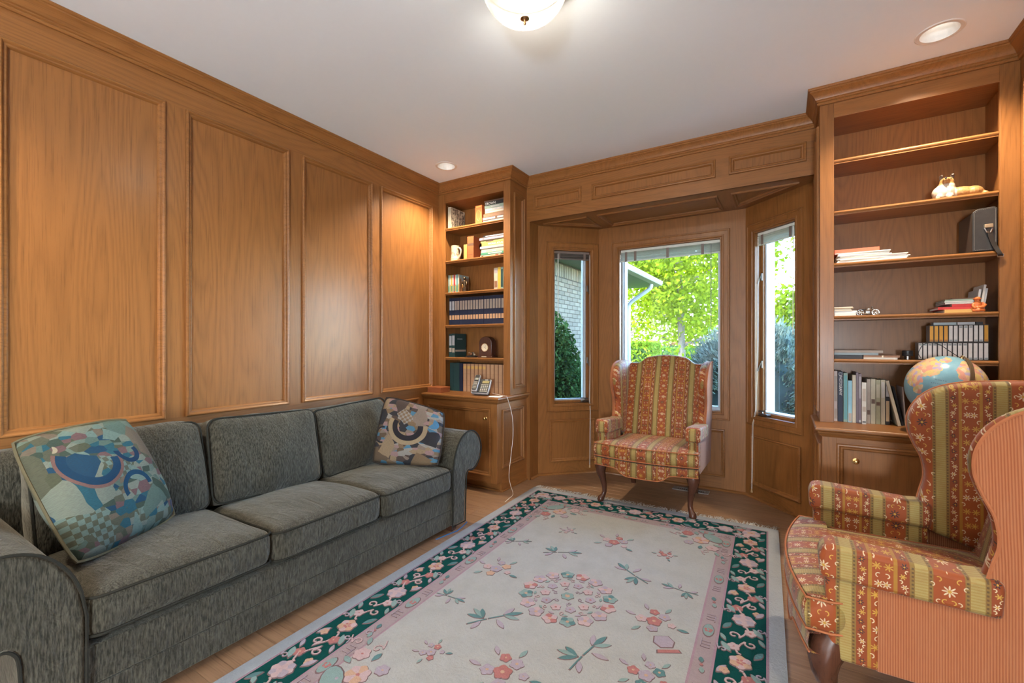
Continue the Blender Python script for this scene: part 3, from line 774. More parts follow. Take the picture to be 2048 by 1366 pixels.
# ------------------------------------------------------------------ throw pillows
def tapestry(name, pal, scale, rotn, arcs):
    M = Mat(name, .9, .1); uv = M.coord('UV'); u, v, _ = M.xyz(uv)
    n = M.noise(uv, 3, 2, .5)
    w = M.vec(u+(n-.5)*.10+rotn, v+(n-.5)*.10, 0)
    col = M.voronoi(w, scale, 'Color'); cx, cy, cz = M.xyz(col)
    c = M.ramp(cx, [(i/len(pal), p) for i, p in enumerate(pal)], True)
    # second layer: finer pieces inside some cells
    col2 = M.voronoi(M.vec(u*1.0+3.1, v*1.7, 0), scale*2.1, 'Color', rnd=.6); dx, dy, dz = M.xyz(col2)
    c2 = M.ramp(dx, [(i/len(pal), p) for i, p in enumerate(reversed(pal))], True)
    c = M.mix(cy.gt(.58), c, c2)
    # checkers
    ch = ((u*26).floor()+(v*26).floor())*.5; ck = ch.fract().gt(.25)
    c = M.mix(cz.gt(.93)*.9, c, M.mix(ck, pal[0], pal[2]))
    for (ax, ay, r0, r1, half, cc) in arcs:
        du, dv = u-ax, v-ay; r = (du*du+dv*dv).sqrt()
        band = r.gt(r0)*r.lt(r1)*((du*math.cos(half)+dv*math.sin(half)).lt(r*.25))
        c = M.mix(band, c, cc)
    wv = M.noise(M.vec(u*40, v*240, 0), 1, 2, .6); c = M.mix((wv-.38)*2.0, c, M.mix(.45, c, (.02, .02, .02)))
    M.color(c); M.bump(wv, .35, .002); return M.m
P1 = [(.11, .155, .135), (.014, .042, .075), (.070, .072, .048), (.135, .15, .12), (.038, .054, .040), (.115, .090, .065), (.020, .070, .090), (.105, .060, .060), (.075, .110, .090), (.10, .13, .105), (.06, .065, .04)]
P2 = [(.19, .18, .17), (.055, .04, .035), (.13, .09, .055), (.20, .13, .13), (.05, .13, .20), (.085, .06, .04), (.025, .025, .03), (.15, .12, .10), (.19, .14, .09)]
PIL1 = tapestry('teal_tapestry', P1, 5.5, .3, [(.34, .66, .15, .21, 1.2, (.010, .034, .068)), (.34, .66, .21, .235, 1.2, (.13, .07, .06)), (.66, .66, .07, .11, 1.57, (.009, .028, .06)), (.60, .36, .09, .13, -1.4, (.010, .038, .075)), (.18, .83, .0, .028, 9, (.26, .22, .15))])
PIL2 = tapestry('brown_tapestry', P2, 4.6, 1.7, [(.50, .58, .17, .235, 1.5, (.018, .016, .02)), (.50, .58, .235, .30, 1.5, (.22, .17, .11)), (.50, .58, .155, .17, 1.5, (.015, .015, .02)), (.12, .40, .10, .125, 0, (.015, .015, .02)), (.86, .70, .0, .09, 9, (.05, .14, .24))])

def pillow(name, corners, T, mat, label, seed, pipemat):
    bl, br, tr, tl = [Vector(p) for p in corners]
    nrm = (br-bl).cross(tl-bl).normalized()
    N_ = 22; me = MB(); uvs = []
    ctr = (bl+br+tr+tl)/4
    def P(u, v, s):
        a, b = 2*u-1, 2*v-1
        uu = .5+.5*a*math.sqrt(1-b**4*.12)*1.02; vv = .5+.5*b*math.sqrt(1-a**4*.12)*1.02
        p = bl*(1-uu)*(1-vv)+br*uu*(1-vv)+tr*uu*vv+tl*(1-uu)*vv
        th = T*((max(0, 1-a*a))*(max(0, 1-b*b)))**.42
        wv = mnoise.noise(Vector((u*3.2+seed, v*3.2, s)))*.018+mnoise.noise(Vector((u*9+seed, v*6, s)))*.006
        th += wv*min(1, (1-a*a)*(1-b*b)*3)
        return p+nrm*s*max(th, 0)
    for s in (1, -1):
        k = len(me.v)
        for i in range(N_+1):
            for j in range(N_+1): me.v.append(tuple(P(j/N_, i/N_, s)))
        for i in range(N_):
            for j in range(N_):
                q = (k+i*(N_+1)+j, k+i*(N_+1)+j+1, k+(i+1)*(N_+1)+j+1, k+(i+1)*(N_+1)+j)
                me.f.append(q if s > 0 else tuple(reversed(q))); me.mi.append(0)
                uv = [(j/N_, i/N_), ((j+1)/N_, i/N_), ((j+1)/N_, (i+1)/N_), (j/N_, (i+1)/N_)]
                uvs += uv if s > 0 else list(reversed(uv))
    t = thing(name, ((bl+br)/2), label, 'pillow')
    mesh = bpy.data.meshes.new('pillow_cover'); mesh.from_pydata(me.v, [], me.f); mesh.materials.append(mat)
    mesh.polygons.foreach_set('use_smooth', [True]*len(me.f))
    lay = mesh.uv_layers.new(name='uv'); lay.data.foreach_set('uv', [c for q in uvs for c in q])
    bmx = bmesh.new(); bmx.from_mesh(mesh); bmesh.ops.remove_doubles(bmx, verts=bmx.verts, dist=.0004); bmx.to_mesh(mesh); bmx.free()
    o = bpy.data.objects.new('pillow_cover', mesh); COL.objects.link(o); attach(o, t)
    edge = [P(k/N_, 0, 1) for k in range(N_)]+[P(1, k/N_, 1) for k in range(N_)]+[P(1-k/N_, 1, 1) for k in range(N_)]+[P(0, 1-k/N_, 1) for k in range(N_)]
    MB().tube(edge, .0055, 6, loop=True).build('piping', pipemat, t, smooth=True)
    return t
pillow('throw_pillow', [(-2.080, .518, .488), (-2.295, .900, .494), (-2.37, .745, .945), (-2.32, .405, .912)], .085, PIL1, 'teal and blue abstract tapestry pillow at the near end of the sofa', 1, plain('olive_piping', (.10, .085, .05), .9, .1))
pillow('throw_pillow', [(-2.325, 2.015, .472), (-1.905, 2.195, .468), (-1.995, 2.365, .785), (-2.40, 2.205, .890)], .065, PIL2, 'brown and grey abstract tapestry pillow against the far sofa arm', 7, plain('dark_piping', (.03, .025, .022), .9, .1))

# blue cable on the floor by the far sofa foot
MB().tube([at_z(872, 1079, .004), at_z(893, 1070, .004), at_z(914, 1062, .004), at_z(926, 1052, .004), at_z(934, 1044, .004)], .0035, 6).build('network_cable', plain('blue_cable', (.03, .12, .30), .5), None, smooth=True)
tag(bpy.data.objects['network_cable'], 'thin blue cable on the floor under the far end of the sofa', 'cable')
# ------------------------------------------------------------------ wing chairs
def brocade(name, along):
    """striped floral upholstery; along='x' stripes counted across the chair, 'y' stripes counted front to back"""
    M = Mat(name, .62, .3); x, y, z = M.xyz(M.coord())
    if along == 'x': s, t = x, z+y
    elif along == 'w': s, t = y-.40, z+x*.6
    else: s, t = y-.035, z+x*.6
    red, red2, gold, olive, cream, dk, pale = (.225, .044, .006), (.18, .033, .005), (.27, .13, .012), (.17, .105, .022), (.275, .215, .072), (.012, .014, .018), (.52, .42, .27)
    p = s.pingpong(.1415)
    c = M.ramp(p/.1415, [(0, red), (.225, olive), (.30, cream), (.50, olive), (.575, red2), (.765, gold), (.825, red)], True)
    # ribs in the cream band
    rib = (t*125).fract().gt(.55)*p.gt(.0425)*p.lt(.0705); c = M.mix(rib*.75, c, (.24, .16, .035))
    # dots in the olive bands
    dots = (t*90).fract().gt(.5)*((p-.0375).abs().lt(.0025)+(p-.0755).abs().lt(.0025)).clamp(); c = M.mix(dots*.8, c, (.05, .03, .012))
    def flower(c, centre, pitch, rad, petals, shift, cols, both=True):
        q = t/pitch+shift; iy = q.floor(); fy = (q.fract()-.5)*pitch
        jx = (iy*2.399).sin()*(rad*.25)
        du = p-centre+jx if centre > .001 else s.op('SUBTRACT', (s/.283).op('ROUND')*.283)+jx
        r = (du*du+fy*fy).sqrt(); th = fy.atan2(du)
        edge = ((th*petals).cos()*.38+.62)*rad
        inside = r.lt(edge); core = r.lt(rad*.26)
        h = ((iy*12.9898).sin()*43758.5).fract()
        cc = M.ramp(h, [(i/len(cols), k) for i, k in enumerate(cols)], True)
        c = M.mix(inside, c, cc); return M.mix(core, c, (.42, .23, .03))
    c = flower(c, 0.0, .060, .0165, 8, 0, [pale, dk, (.38, .22, .03), pale])
    c = flower(c, .130, .052, .012, 7, .3, [(.40, .24, .035), pale, (.05, .06, .03), (.36, .2, .03)])
    c = flower(c, .0945, .029, .0085, 6, .1, [pale, dk, (.40, .26, .05)])
    # curls and tendrils
    def curl(c, centre, pitch, shift, rad, cc):
        q = t/pitch+shift; iy = q.floor(); fy = (q.fract()-.5)*pitch; sg = (iy*.5).fract().gt(.25)*2.0-1.0
        du = (p-centre)+sg*.007; r = (du*du+fy*fy).sqrt(); ring = (r-rad).abs().lt(.0013)*((du*sg+fy*.4).gt(-.001)); return M.mix(ring, c, cc)
    c = curl(c, .015, .060, .5, .006, (.42, .25, .04)); c = curl(c, .028, .045, .2, .005, pale)
    c = curl(c, .125, .052, .8, .006, pale); c = curl(c, .0945, .029, .6, .004, (.5, .4, .25))
    nz = M.noise(M.vec(x*25, y*25, z*25), 1, 3, .6); c = M.mix((nz-.4)*.7, c, red2)
    th = M.noise(M.vec(x*700, y*700, z*700), 1, 1); c = M.mix((th-.4)*.5, c, (.10, .05, .02))
    M.color(c); M.bump(th, .25, .001); M.set(Sheen_Weight=.15, Sheen_Roughness=.5); M.b.inputs['Sheen Tint'].default_value = (.9, .88, .85, 1)
    return M.m
BRX, BRY, BRW = brocade('floral_brocade', 'x'), brocade('floral_brocade_side', 'y'), brocade('floral_brocade_wing', 'w')
def corduroy():
    M = Mat('salmon_corduroy', .85, .15); x, y, z = M.xyz(M.coord())
    st = (y*170+x*170).fract().pingpong(.5)*2; n = M.noise(M.vec(x*60, y*60, z*6), 1, 3, .6)
    c = M.mix(st.pw(.7), (.19, .043, .013), (.325, .125, .053)); c = M.mix((n-.45)*.8, c, (.31, .145, .076)); M.color(c); M.bump(st, .4, .0018)
    M.set(Sheen_Weight=.35, Sheen_Roughness=.5); return M.m
CORDU = corduroy(); CPIPE = plain('salmon_piping', (.30, .105, .045), .8, .15)

def spline(pts, n=6, closed=False):
    out = []; m = len(pts); P_ = [Vector(p) for p in pts]
    for i in range(m if closed else m-1):
        g = lambda k: P_[k % m] if closed else P_[max(0, min(m-1, k))]
        p0, p1, p2, p3 = g(i-1), g(i), g(i+1), g(i+2)
        for k in range(n):
            t = k/n; out.append(.5*((2*p1)+(-p0+p2)*t+(2*p0-5*p1+4*p2-p3)*t*t+(-p0+3*p1-3*p2+p3)*t**3))
    if not closed: out.append(P_[-1])
    return out

def by_normal(o, axis, slot, lim=.62):
    for p in o.data.polygons:
        if abs(p.normal[axis]) > lim: p.material_index = slot
def wing_chair():
    t = thing('wing_chair', (0, 0, 0), 'x', 'armchair', 'pair of floral wing chairs')
    # --- legs
    for sx in (-1, 1):
        ctr = [(.325, .065, .335, .052), (.338, .050, .300, .050), (.348, .038, .265, .045), (.346, .040, .225, .036), (.334, .050, .175, .026), (.324, .058, .120, .020), (.322, .058, .070, .0175), (.330, .050, .040, .019), (.342, .038, .020, .026), (.345, .035, .008, .027), (.344, .036, .0, .024)]
        m = MB(); m.tube([(sx*a, b, c) for a, b, c, r in ctr], [r for *_, r in ctr], 12)
        m.tube([(sx*.30, .058, .300), (sx*.275, .052, .292), (sx*.25, .045, .296)], [.030, .020, .008], 8)
        m.tube([(sx*.335, .09, .300), (sx*.338, .12, .292), (sx*.338, .15, .296)], [.030, .020, .008], 8)
        m.build('front_leg', DARKWOOD, t, smooth=True, ang=80)
        rg = []
        for z, yo, h in ((.30, .60, .024), (.18, .615, .022), (.08, .640, .019), (0, .672, .018)):
            rg.append([(sx*.265+dx*h, yo+dy*h, z) for dx, dy in ((-1, -1), (1, -1), (1, 1), (-1, 1))])
        MB().rings(rg).build('rear_leg', DARKWOOD, t, bevel=.004)
    # --- seat rail with shaped apron
    bow = lambda x: -.055*(1-(x/.385)**2)
    xs_ = [i/20*.77-.385 for i in range(21)]
    def apron(x):
        a = abs(x)/.385
        return .238 if a < .30 else (.238+.052*(.5-.5*math.cos(PI*(a-.30)/.26)) if a < .56 else .290)
    m = MB()
    m.rings([[(x, bow(x)+.006, apron(x)) for x in xs_], [(x, bow(x), apron(x)+.008) for x in xs_], [(x, bow(x)-.004, .315) for x in xs_], [(x, bow(x), .350) for x in xs_], [(x, bow(x)+.03, .356) for x in xs_]], False, False)
    m.rings([[(x, bow(x)+.006, apron(x)) for x in xs_], [(x, bow(x)+.05, apron(x)+.006) for x in xs_]], False, False)
    by_normal(m.build('seat_rail', [BRX, BRY], t, smooth=True, ang=50), 0, 1)
    MB().tube([(x, bow(x)-.001, apron(x)+.002) for x in xs_], .0036, 6).build('piping', CPIPE, t, smooth=True)
    MB().box(-.34, .34, .02, .62, .292, .352).build('seat_deck', BRX, t, bevel=.01)
    # --- T-shaped cushion
    hw, hin = .385, .295
    def outl(k=0):
        pts = [(x*(1-k/.385), bow(x)*1.0-.008+k) for x in [i/14*2*hw-hw for i in range(15)]]
        return pts+[(hw-k, .055-k*.3), (hw-.012-k, .085-k), (hin+.012-k, .10-k), (hin-k, .115), (hin-k, .56-k), (-hin+k, .56-k), (-hin+k, .115), (-hin-.012+k, .10-k), (-hw+.012+k, .085-k), (-hw+k, .055-k*.3)]
    ZB = [(.012, .360), (.002, .366), (-.003, .385), (-.006, .412), (-.003, .440), (.003, .458), (.010, .464)]
    m = MB(); m.rings([outl(k) and [(a, b, z) for a, b in outl(k)] for k, z in ZB], True, False)
    def crown(x, y, lim):
        d = max(0, min(y-(bow(x)-.008), .55-y, lim-abs(x))); return .462+.030*(1-math.exp(-d/.07))
    for lim, f0, f1, nr_ in ((hw-.006, None, .085, 5), (hin-.002, .085, .552, 12)):
        xr = [-lim+2*lim*i/20 for i in range(21)]
        m.rings([[(x, (y := (bow(x)-.002 if f0 is None else f0)+(f1-(bow(x)-.002 if f0 is None else f0))*j/nr_), crown(x, y, hw if f0 is None else lim)) for x in xr] for j in range(nr_+1)], False, False)
    cu = m.build('seat_cushion', [BRX, BRY], t, smooth=True, ang=70); by_normal(cu, 0, 1)
    for kz, zz in ((.001, .462), (.001, .365)):
        MB().tube([(a, b, zz) for a, b in outl(kz-.002)], .0038, 6, loop=True).build('piping', CPIPE, cu, smooth=True)
    # --- back: camel-hump top, raked
    nx, nz = 28, 16
    def top(x):
        a = abs(x)
        if a < .155: return 1.145-.020*(a/.155)**2
        return 1.125-.055*(.5-.5*math.cos(PI*min(1, (a-.155)/.10)))+.0
    def bp(x, f, side):
        zt = top(x); z = .40+(zt-.40)*f
        y = .535+.19*((z-.40)/.74)
        if side == 0: y += -.03*math.sin(PI*min(1, f*1.02))*(1-(x/.34)**2)-.0
        else: y += .085
        return Vector((x, y, z))
    m = MB()
    xg = [-.33+.66*i/nx for i in range(nx+1)]; fg = [j/nz for j in range(nz+1)]
    fr = [[bp(x, f, 0) for x in xg] for f in fg]
    round_ = [[bp(x, 1, 0)+Vector((0, .012+.0, .014)) for x in xg], [bp(x, 1, 0)+Vector((0, .045, .020)) for x in xg], [bp(x, 1, 1)+Vector((0, -.012, .014)) for x in xg]]
    bkk = [[bp(x, f, 1) for x in xg] for f in reversed(fg)]
    m.rings(fr+round_, False, False)
    b_ = m.build('inside_back', BRX, t, smooth=True, ang=70)
    m = MB(); m.rings([round_[-1]]+bkk, False, False); m.build('outside_back', CORDU, t, smooth=True)
    # --- wings, arms, sides
    wing = [(.630, .44), (.40, .52), (.395, .60), (.405, .66), (.418, .72), (.410, .79), (.385, .85), (.368, .91), (.372, .97), (.402, 1.03), (.455, 1.075), (.530, 1.100), (.610, 1.108), (.700, 1.112), (.775, 1.10), (.770, .95), (.700, .60)]
    wing_s = [wing[0], wing[1]]+[tuple(p) for p in spline([(*p, 0) for p in wing[1:15]], 4)]
    wing_s = [(p[0], p[1]) for p in wing_s][:]+[wing[15], wing[16]]
    wing_c = [wing_s[0]]+wing_s[2:]
    for sx in (-1, 1):
        fl = lambda b: .020*max(0, (b-.6)/.5)
        mp = lambda a, b, c: Vector((sx*(c+fl(b)*(1-max(0, a-.45)*2.2)), a, b))
        # inner wing with a rolled front edge
        m = MB(); offs = [(.016, .306), (.004, .318), (-.002, .332), (-.002, .346), (.004, .356)]
        m.rings([[mp(a, b, c) for a, b in inset(wing_c, k if sum((wing_c[i][0]-wing_c[i-1][0])*(wing_c[i][1]+wing_c[i-1][1]) for i in range(len(wing_c))) < 0 else -k)] for k, c in offs], True, True)
        m.build('wing', BRW, t, smooth=True, ang=60)
        # outside panel in salmon corduroy
        out_l = [(.165, .285)]+[(.165, .585), (.40, .585)]+[q for q in wing_c if q[1] > .60 and q[0] < .78][0:-2]+[(.790, 1.09), (.700, .285)]
        m = MB(); m.prism(out_l, mp, .356, .374)
        m.build('outside_panel', CORDU, t, smooth=True, bevel=.004, seg=2, ang=50)
        pipe = [mp(a, b, .374) for a, b in out_l[2:-2]]
        MB().tube(pipe, .0045, 6).build('piping', CPIPE, t, smooth=True)
        # arm: front post and body in brocade, padded top
        post = [(.050, .285), (.045, .40), (.040, .53), (.050, .57), (.42, .57), (.42, .42), (.172, .42), (.172, .285)]
        m = MB(); m.prism(post, mp, .306, .354); m.prism([(.050, .285), (.045, .40), (.040, .53), (.050, .57), (.172, .57), (.172, .285)], mp, .350, .377); by_normal(m.build('arm_body', [BRY, BRX], t, smooth=True, bevel=.012, seg=3, ang=50), 1, 1)
        sl = [(.028, .535), (.024, .600), (.034, .632), (.060, .640), (.22, .632), (.36, .622), (.425, .628), (.430, .60), (.425, .525)]
        m = MB(); m.prism(sl, mp, .290, .392); by_normal(m.build('arm_cover', [BRY, BRX], t, smooth=True, bevel=.014, seg=3, ang=60), 1, 1)
    return t
chair0 = wing_chair()
chair1 = copy_tree(chair0)
chair0.matrix_basis = Matrix.Translation((-.905, 3.345, .0165)) @ Matrix.Rotation(-.0248, 4, 'X'); chair0['label'] = 'floral striped wing chair standing in the bay in front of the centre window'
chair1.matrix_basis = Matrix.Translation((.065, 2.055, 0)) @ Matrix.Rotation(-PI/2, 4, 'Z'); chair1['label'] = 'floral striped wing chair with plain salmon side nearest the camera'
for c_ in (chair0, chair1): c_.name = c_.name
# ------------------------------------------------------------------ rug
def pile(name, c, var=.10):
    M = Mat(name, .95, .05); co = M.coord(); n = M.noise(co, 9, 3, .6); f = M.noise(co, 420, 2, .6); k = M.noise(co, 2.2, 3, .6)
    a = M.mix((f-.3)*1.4, tuple(v*(1-var*1.6) for v in c), tuple(min(1, v*(1+var)) for v in c)); a = M.mix((n-.42)*1.5, a, tuple(v*.74 for v in c)); a = M.mix((k-.5)*1.2, a, (c[0]*.93, c[1]*.84, c[2]*.70))
    n3 = M.noise(co, 70, 3, .65); a = M.mix((n3-.45)*1.3, a, tuple(v*.78 for v in c)); M.color(a); M.bump(f*.5+n3, .8, .006); return M.m
RC = pile('rug_cream', (.285, .287, .283)); RW = pile('rug_edge_white', (.325, .335, .345)); RG = pile('rug_green', (.004, .045, .042)); RP = pile('rug_dusty_pink', (.25, .20, .213)); RM = pile('rug_mauve', (.26, .17, .21))
MROSE = pile('motif_rose', (.29, .12, .115)); MPINK = pile('motif_pink', (.36, .265, .275)); MPEACH = pile('motif_peach', (.37, .24, .175)); MTEAL = pile('motif_teal', (.075, .15, .16)); MSAGE = pile('motif_sage', (.165, .235, .23)); MMAUVE = pile('motif_mauve', (.27, .23, .275)); MLINE = pile('motif_line', (.13, .085, .09))
MM = [MROSE, MPINK, MPEACH, MTEAL, MSAGE, MMAUVE, MLINE]
ROSE, PINK, PEACH, TEAL, SAGE, MAUVE, LINE = range(7)
rug = thing('area_rug', (-.91, 2.07, 0), 'cream floral area rug with a dark green border on the oak floor', 'rug')
RA = .03; RCX, RCY, RHX, RHY = -.91, 2.07, .915, 1.37
def r2w(x, y, z=0): return Vector((RCX+x*math.cos(RA)-y*math.sin(RA), RCY+x*math.sin(RA)+y*math.cos(RA), z))
def w2r(p):
    dx, dy = p.x-RCX, p.y-RCY; return (dx*math.cos(RA)+dy*math.sin(RA), -dx*math.sin(RA)+dy*math.cos(RA))
ZR = .012
def ring_band(o0, o1, mat, nm, z0=.0005, z1=ZR):
    A = rect(-RHX+o0, RHX-o0, -RHY+o0, RHY-o0); B = rect(-RHX+o1, RHX-o1, -RHY+o1, RHY-o1)
    m = MB(); m.rings([[r2w(a, b, z0) for a, b in A], [r2w(a, b, z1) for a, b in A], [r2w(a, b, z1) for a, b in B], [r2w(a, b, z0) for a, b in B]], True, False, loop=True)
    return m.build(nm, mat, rug)
ring_band(0, .060, RW, 'outer_border'); ring_band(.060, .070, RM, 'border_line', z1=ZR-.001); ring_band(.070, .245, RG, 'green_border', z1=ZR-.001); ring_band(.245, .255, RM, 'border_line', z1=ZR-.001)
ring_band(.255, .320, RP, 'pink_border'); ring_band(.320, .329, RM, 'border_line', z1=ZR-.001)
MB().prism(rect(-RHX+.329, RHX-.329, -RHY+.329, RHY-.329), lambda a, b, c: r2w(a, b, c), .0005, ZR).build('field', RC, rug)

class Motif:
    """carved pile shapes, slightly proud of the rug; local 2D frame at (x, y) turned by a"""
    def __init__(s, x, y, a=0, k=1.0): s.m = MB(); s.x, s.y, s.a, s.k = x, y, a, k; s.n = 0
    def w(s, u, v, z):
        u *= s.k; v *= s.k
        return r2w(s.x+u*math.cos(s.a)-v*math.sin(s.a), s.y+u*math.sin(s.a)+v*math.cos(s.a), z)
    def shape(s, pts, mi, h=.0022, dome=.3):
        s.n += 1; z0 = ZR-.0015; z1 = ZR+h+(s.n % 7)*.00012
        cx = sum(p[0] for p in pts)/len(pts); cy = sum(p[1] for p in pts)/len(pts)
        n = len(pts); top = [(cx+(p[0]-cx)*.82, cy+(p[1]-cy)*.82) for p in pts]
        vs_ = [s.w(*p, z0) for p in pts]+[s.w(*p, z1) for p in top]+[s.w(cx, cy, z1+.0008)]
        k = len(s.m.v); s.m.add(vs_, [(n+i, n+(i+1) % n, 2*n) for i in range(n)], mi); s.m.f += [(k+i, k+(i+1) % n, k+n+(i+1) % n, k+n+i) for i in range(n)]; s.m.mi += [LINE]*n; return s
    def petal(s, u, v, L, Wd, a, mi, tip=.55):
        pts = []
        for t, w_ in ((0, .12), (.2, .62), (.45, 1), (.7, .86), (.9, .45), (1, .06)): pts.append((t*L, w_*Wd/2))
        pts = pts+[(x, -y) for x, y in reversed(pts)]
        c, q = math.cos(a), math.sin(a)
        return s.shape([(u+x*c-y*q, v+x*q+y*c) for x, y in pts], mi)
    def disc(s, u, v, r, mi, n=8): return s.shape([(u+r*math.cos(2*PI*k/n), v+r*math.sin(2*PI*k/n)) for k in range(n)], mi)
    def flower(s, u, v, r, n, mi, core=PEACH, a0=0.0, mi2=None):
        for k in range(n): s.petal(u, v, r, r*1.05, a0+2*PI*k/n, mi if (mi2 is None or k % 2) else mi2)
        return s.disc(u, v, r*.26, core, 7)
    def line(s, pts, w_, mi):
        for i in range(len(pts)-1):
            p, q = Vector(pts[i]), Vector(pts[i+1]); d = (q-p).normalized(); nn = Vector((-d.y, d.x))*w_/2; e = d*w_*.2
            s.shape([tuple(p-nn-e), tuple(q-nn+e), tuple(q+nn+e), tuple(p+nn-e)], mi)
        return s
    def scroll(s, u, v, r, a, mi, flip=1, w_=.010, tail=1.6):
        pts = [(r*tail*1.3, -r*.9*flip), (r*tail*.8, -r*1.05*flip)]
        for k in range(9):
            t = -PI/2+k*PI/4.2; rr_ = r*(1-k*.085); pts.append((rr_*math.cos(t), flip*rr_*math.sin(t)))
        # keep the curl on one side
        c, q = math.cos(a), math.sin(a); pts = [(u+x*c-y*q, v+x*q+y*c) for x, y in pts]
        return s.line(pts, w_, mi)
    def done(s, nm): 
        o = s.m.build(nm, MM, rug); return o

# green border vines: repeat along each side
def side_motifs():
    Lx, Ly = RHX-.1575, RHY-.1575
    for (x0, y0, dx, dy, n_, ang) in ((-Lx, -Ly, 0, 1, 8, PI/2), (Lx, -Ly, 0, 1, 8, PI/2), (-Lx, Ly, 1, 0, 5, 0), (-Lx, -Ly, 1, 0, 5, 0)):
        ln = 2*(Ly if dy else Lx); st = ln/n_
        for k in range(n_):
            s_ = (k+.5)*st; px_, py_ = x0+dx*s_, y0+dy*s_
            q = 1 if k % 2 else -1
            mo = Motif(px_, py_, ang+(PI if k % 2 else 0))
            h = st/2
            if k % 2 == 0:
                mo.flower(0, 0, .052, 8, MAUVE, PINK, .2, PINK).flower(0, 0, .030, 6, PINK, PEACH, .5)
            else:
                mo.flower(0, .0, .046, 6, PEACH, ROSE, .1, PINK).flower(.0, 0, .026, 5, ROSE, PEACH, .4)
            mo.petal(.045, .035, .075, .034, .6, SAGE).petal(-.045, -.035, .075, .034, PI+.6, SAGE).petal(.04, -.045, .07, .03, -.5, MAUVE).petal(-.04, .045, .07, .03, PI-.5, TEAL)
            mo.flower(h*.62, .030, .028, 5, ROSE, PEACH, .3).flower(-h*.60, -.028, .027, 5, PINK, ROSE, .9).flower(h*.50, -.052, .022, 5, PEACH, ROSE, .2)
            mo.scroll(h*.86, -.030, .024, 2.6, PINK, 1, .009).scroll(-h*.86, .032, .024, -.5, PINK, 1, .009).scroll(h*.34, .066, .016, .3, MAUVE, -1, .007).scroll(-h*.34, -.066, .016, PI+.3, MAUVE, -1, .007)
            mo.line([(.05, 0), (h*.35, .012), (h*.62, .03)], .010, PINK).line([(-.05, 0), (-h*.35, -.012), (-h*.6, -.028)], .010, PINK)
            mo.petal(h*.72, .055, .055, .022, .5, MAUVE).petal(-h*.75, -.058, .055, .022, PI+.5, SAGE).petal(h*.9, .02, .05, .018, -.2, PINK)
            mo.done('border_flower')
    for sx in (-1, 1):
        for sy in (-1, 1):
            mo = Motif(sx*Lx, sy*Ly, .4); mo.flower(0, 0, .06, 8, PINK, ROSE, 0, MAUVE).flower(0, 0, .034, 6, PEACH, ROSE, .3)
            for k in range(4): mo.petal(.055*math.cos(k*PI/2), .055*math.sin(k*PI/2), .05, .026, k*PI/2+.5, SAGE if k % 2 else MAUVE)
            mo.done('border_flower')
side_motifs()
# small oval cartouches and key strokes on the pink band
def pink_motifs():
    Lx, Ly = RHX-.2875, RHY-.2875
    for (x0, y0, dx, dy, n_, ang) in ((-Lx, -Ly, 0, 1, 9, PI/2), (Lx, -Ly, 0, 1, 9, PI/2), (-Lx, Ly, 1, 0, 5, 0), (-Lx, -Ly, 1, 0, 5, 0)):
        ln = 2*(Ly if dy else Lx); st = ln/n_
        for k in range(n_):
            s_ = (k+.5)*st; mo = Motif(x0+dx*s_, y0+dy*s_, ang)
            if k % 2 == 0:
                mo.shape([(.055*math.cos(2*PI*j/14), .026*math.sin(2*PI*j/14)) for j in range(14)], SAGE).flower(0, 0, .020, 5, ROSE, PEACH)
                for e in (-.105, -.085, .085, .105): mo.line([(e, -.018), (e, .018)], .004, MAUVE)
                mo.line([(-.125, -.018), (-.125, .018), (-.07, .018)], .004, MAUVE).line([(.125, .018), (.125, -.018), (.07, -.018)], .004, MAUVE)
            else:
                mo.petal(.01, 0, .04, .024, .2, TEAL).petal(-.01, 0, .04, .024, PI+.2, SAGE).disc(0, 0, .008, ROSE)
            mo.done('band_motif')
pink_motifs()
# central medallion
cx_, cy_ = w2r(at_z(1135, 1193, ZR))
mo = Motif(cx_, cy_)
for k in range(16):
    a = 2*PI*k/16; cc = (ROSE, TEAL, MAUVE, PINK)[k % 4]
    mo.flower(.205*math.cos(a), .205*math.sin(a), .040, 5, cc, PEACH, a, (PINK, SAGE, PINK, MAUVE)[k % 4])
    mo.petal(.16*math.cos(a+.2), .16*math.sin(a+.2), .034, .016, a+1.8, (SAGE, MAUVE)[k % 2])
for k in range(10):
    a = 2*PI*k/10+.2; mo.flower(.112*math.cos(a), .112*math.sin(a), .028, 5, (MAUVE, PINK)[k % 2], ROSE, a); mo.scroll(.145*math.cos(a+.3), .145*math.sin(a+.3), .013, a+PI/2, PINK, 1, .005)
for k in range(6):
    a = 2*PI*k/6; mo.scroll(.062*math.cos(a), .062*math.sin(a), .012, a, MAUVE, 1, .005)
mo.flower(0, 0, .036, 6, SAGE, PEACH).flower(0, 0, .018, 5, PEACH, ROSE); mo.done('center_medallion')
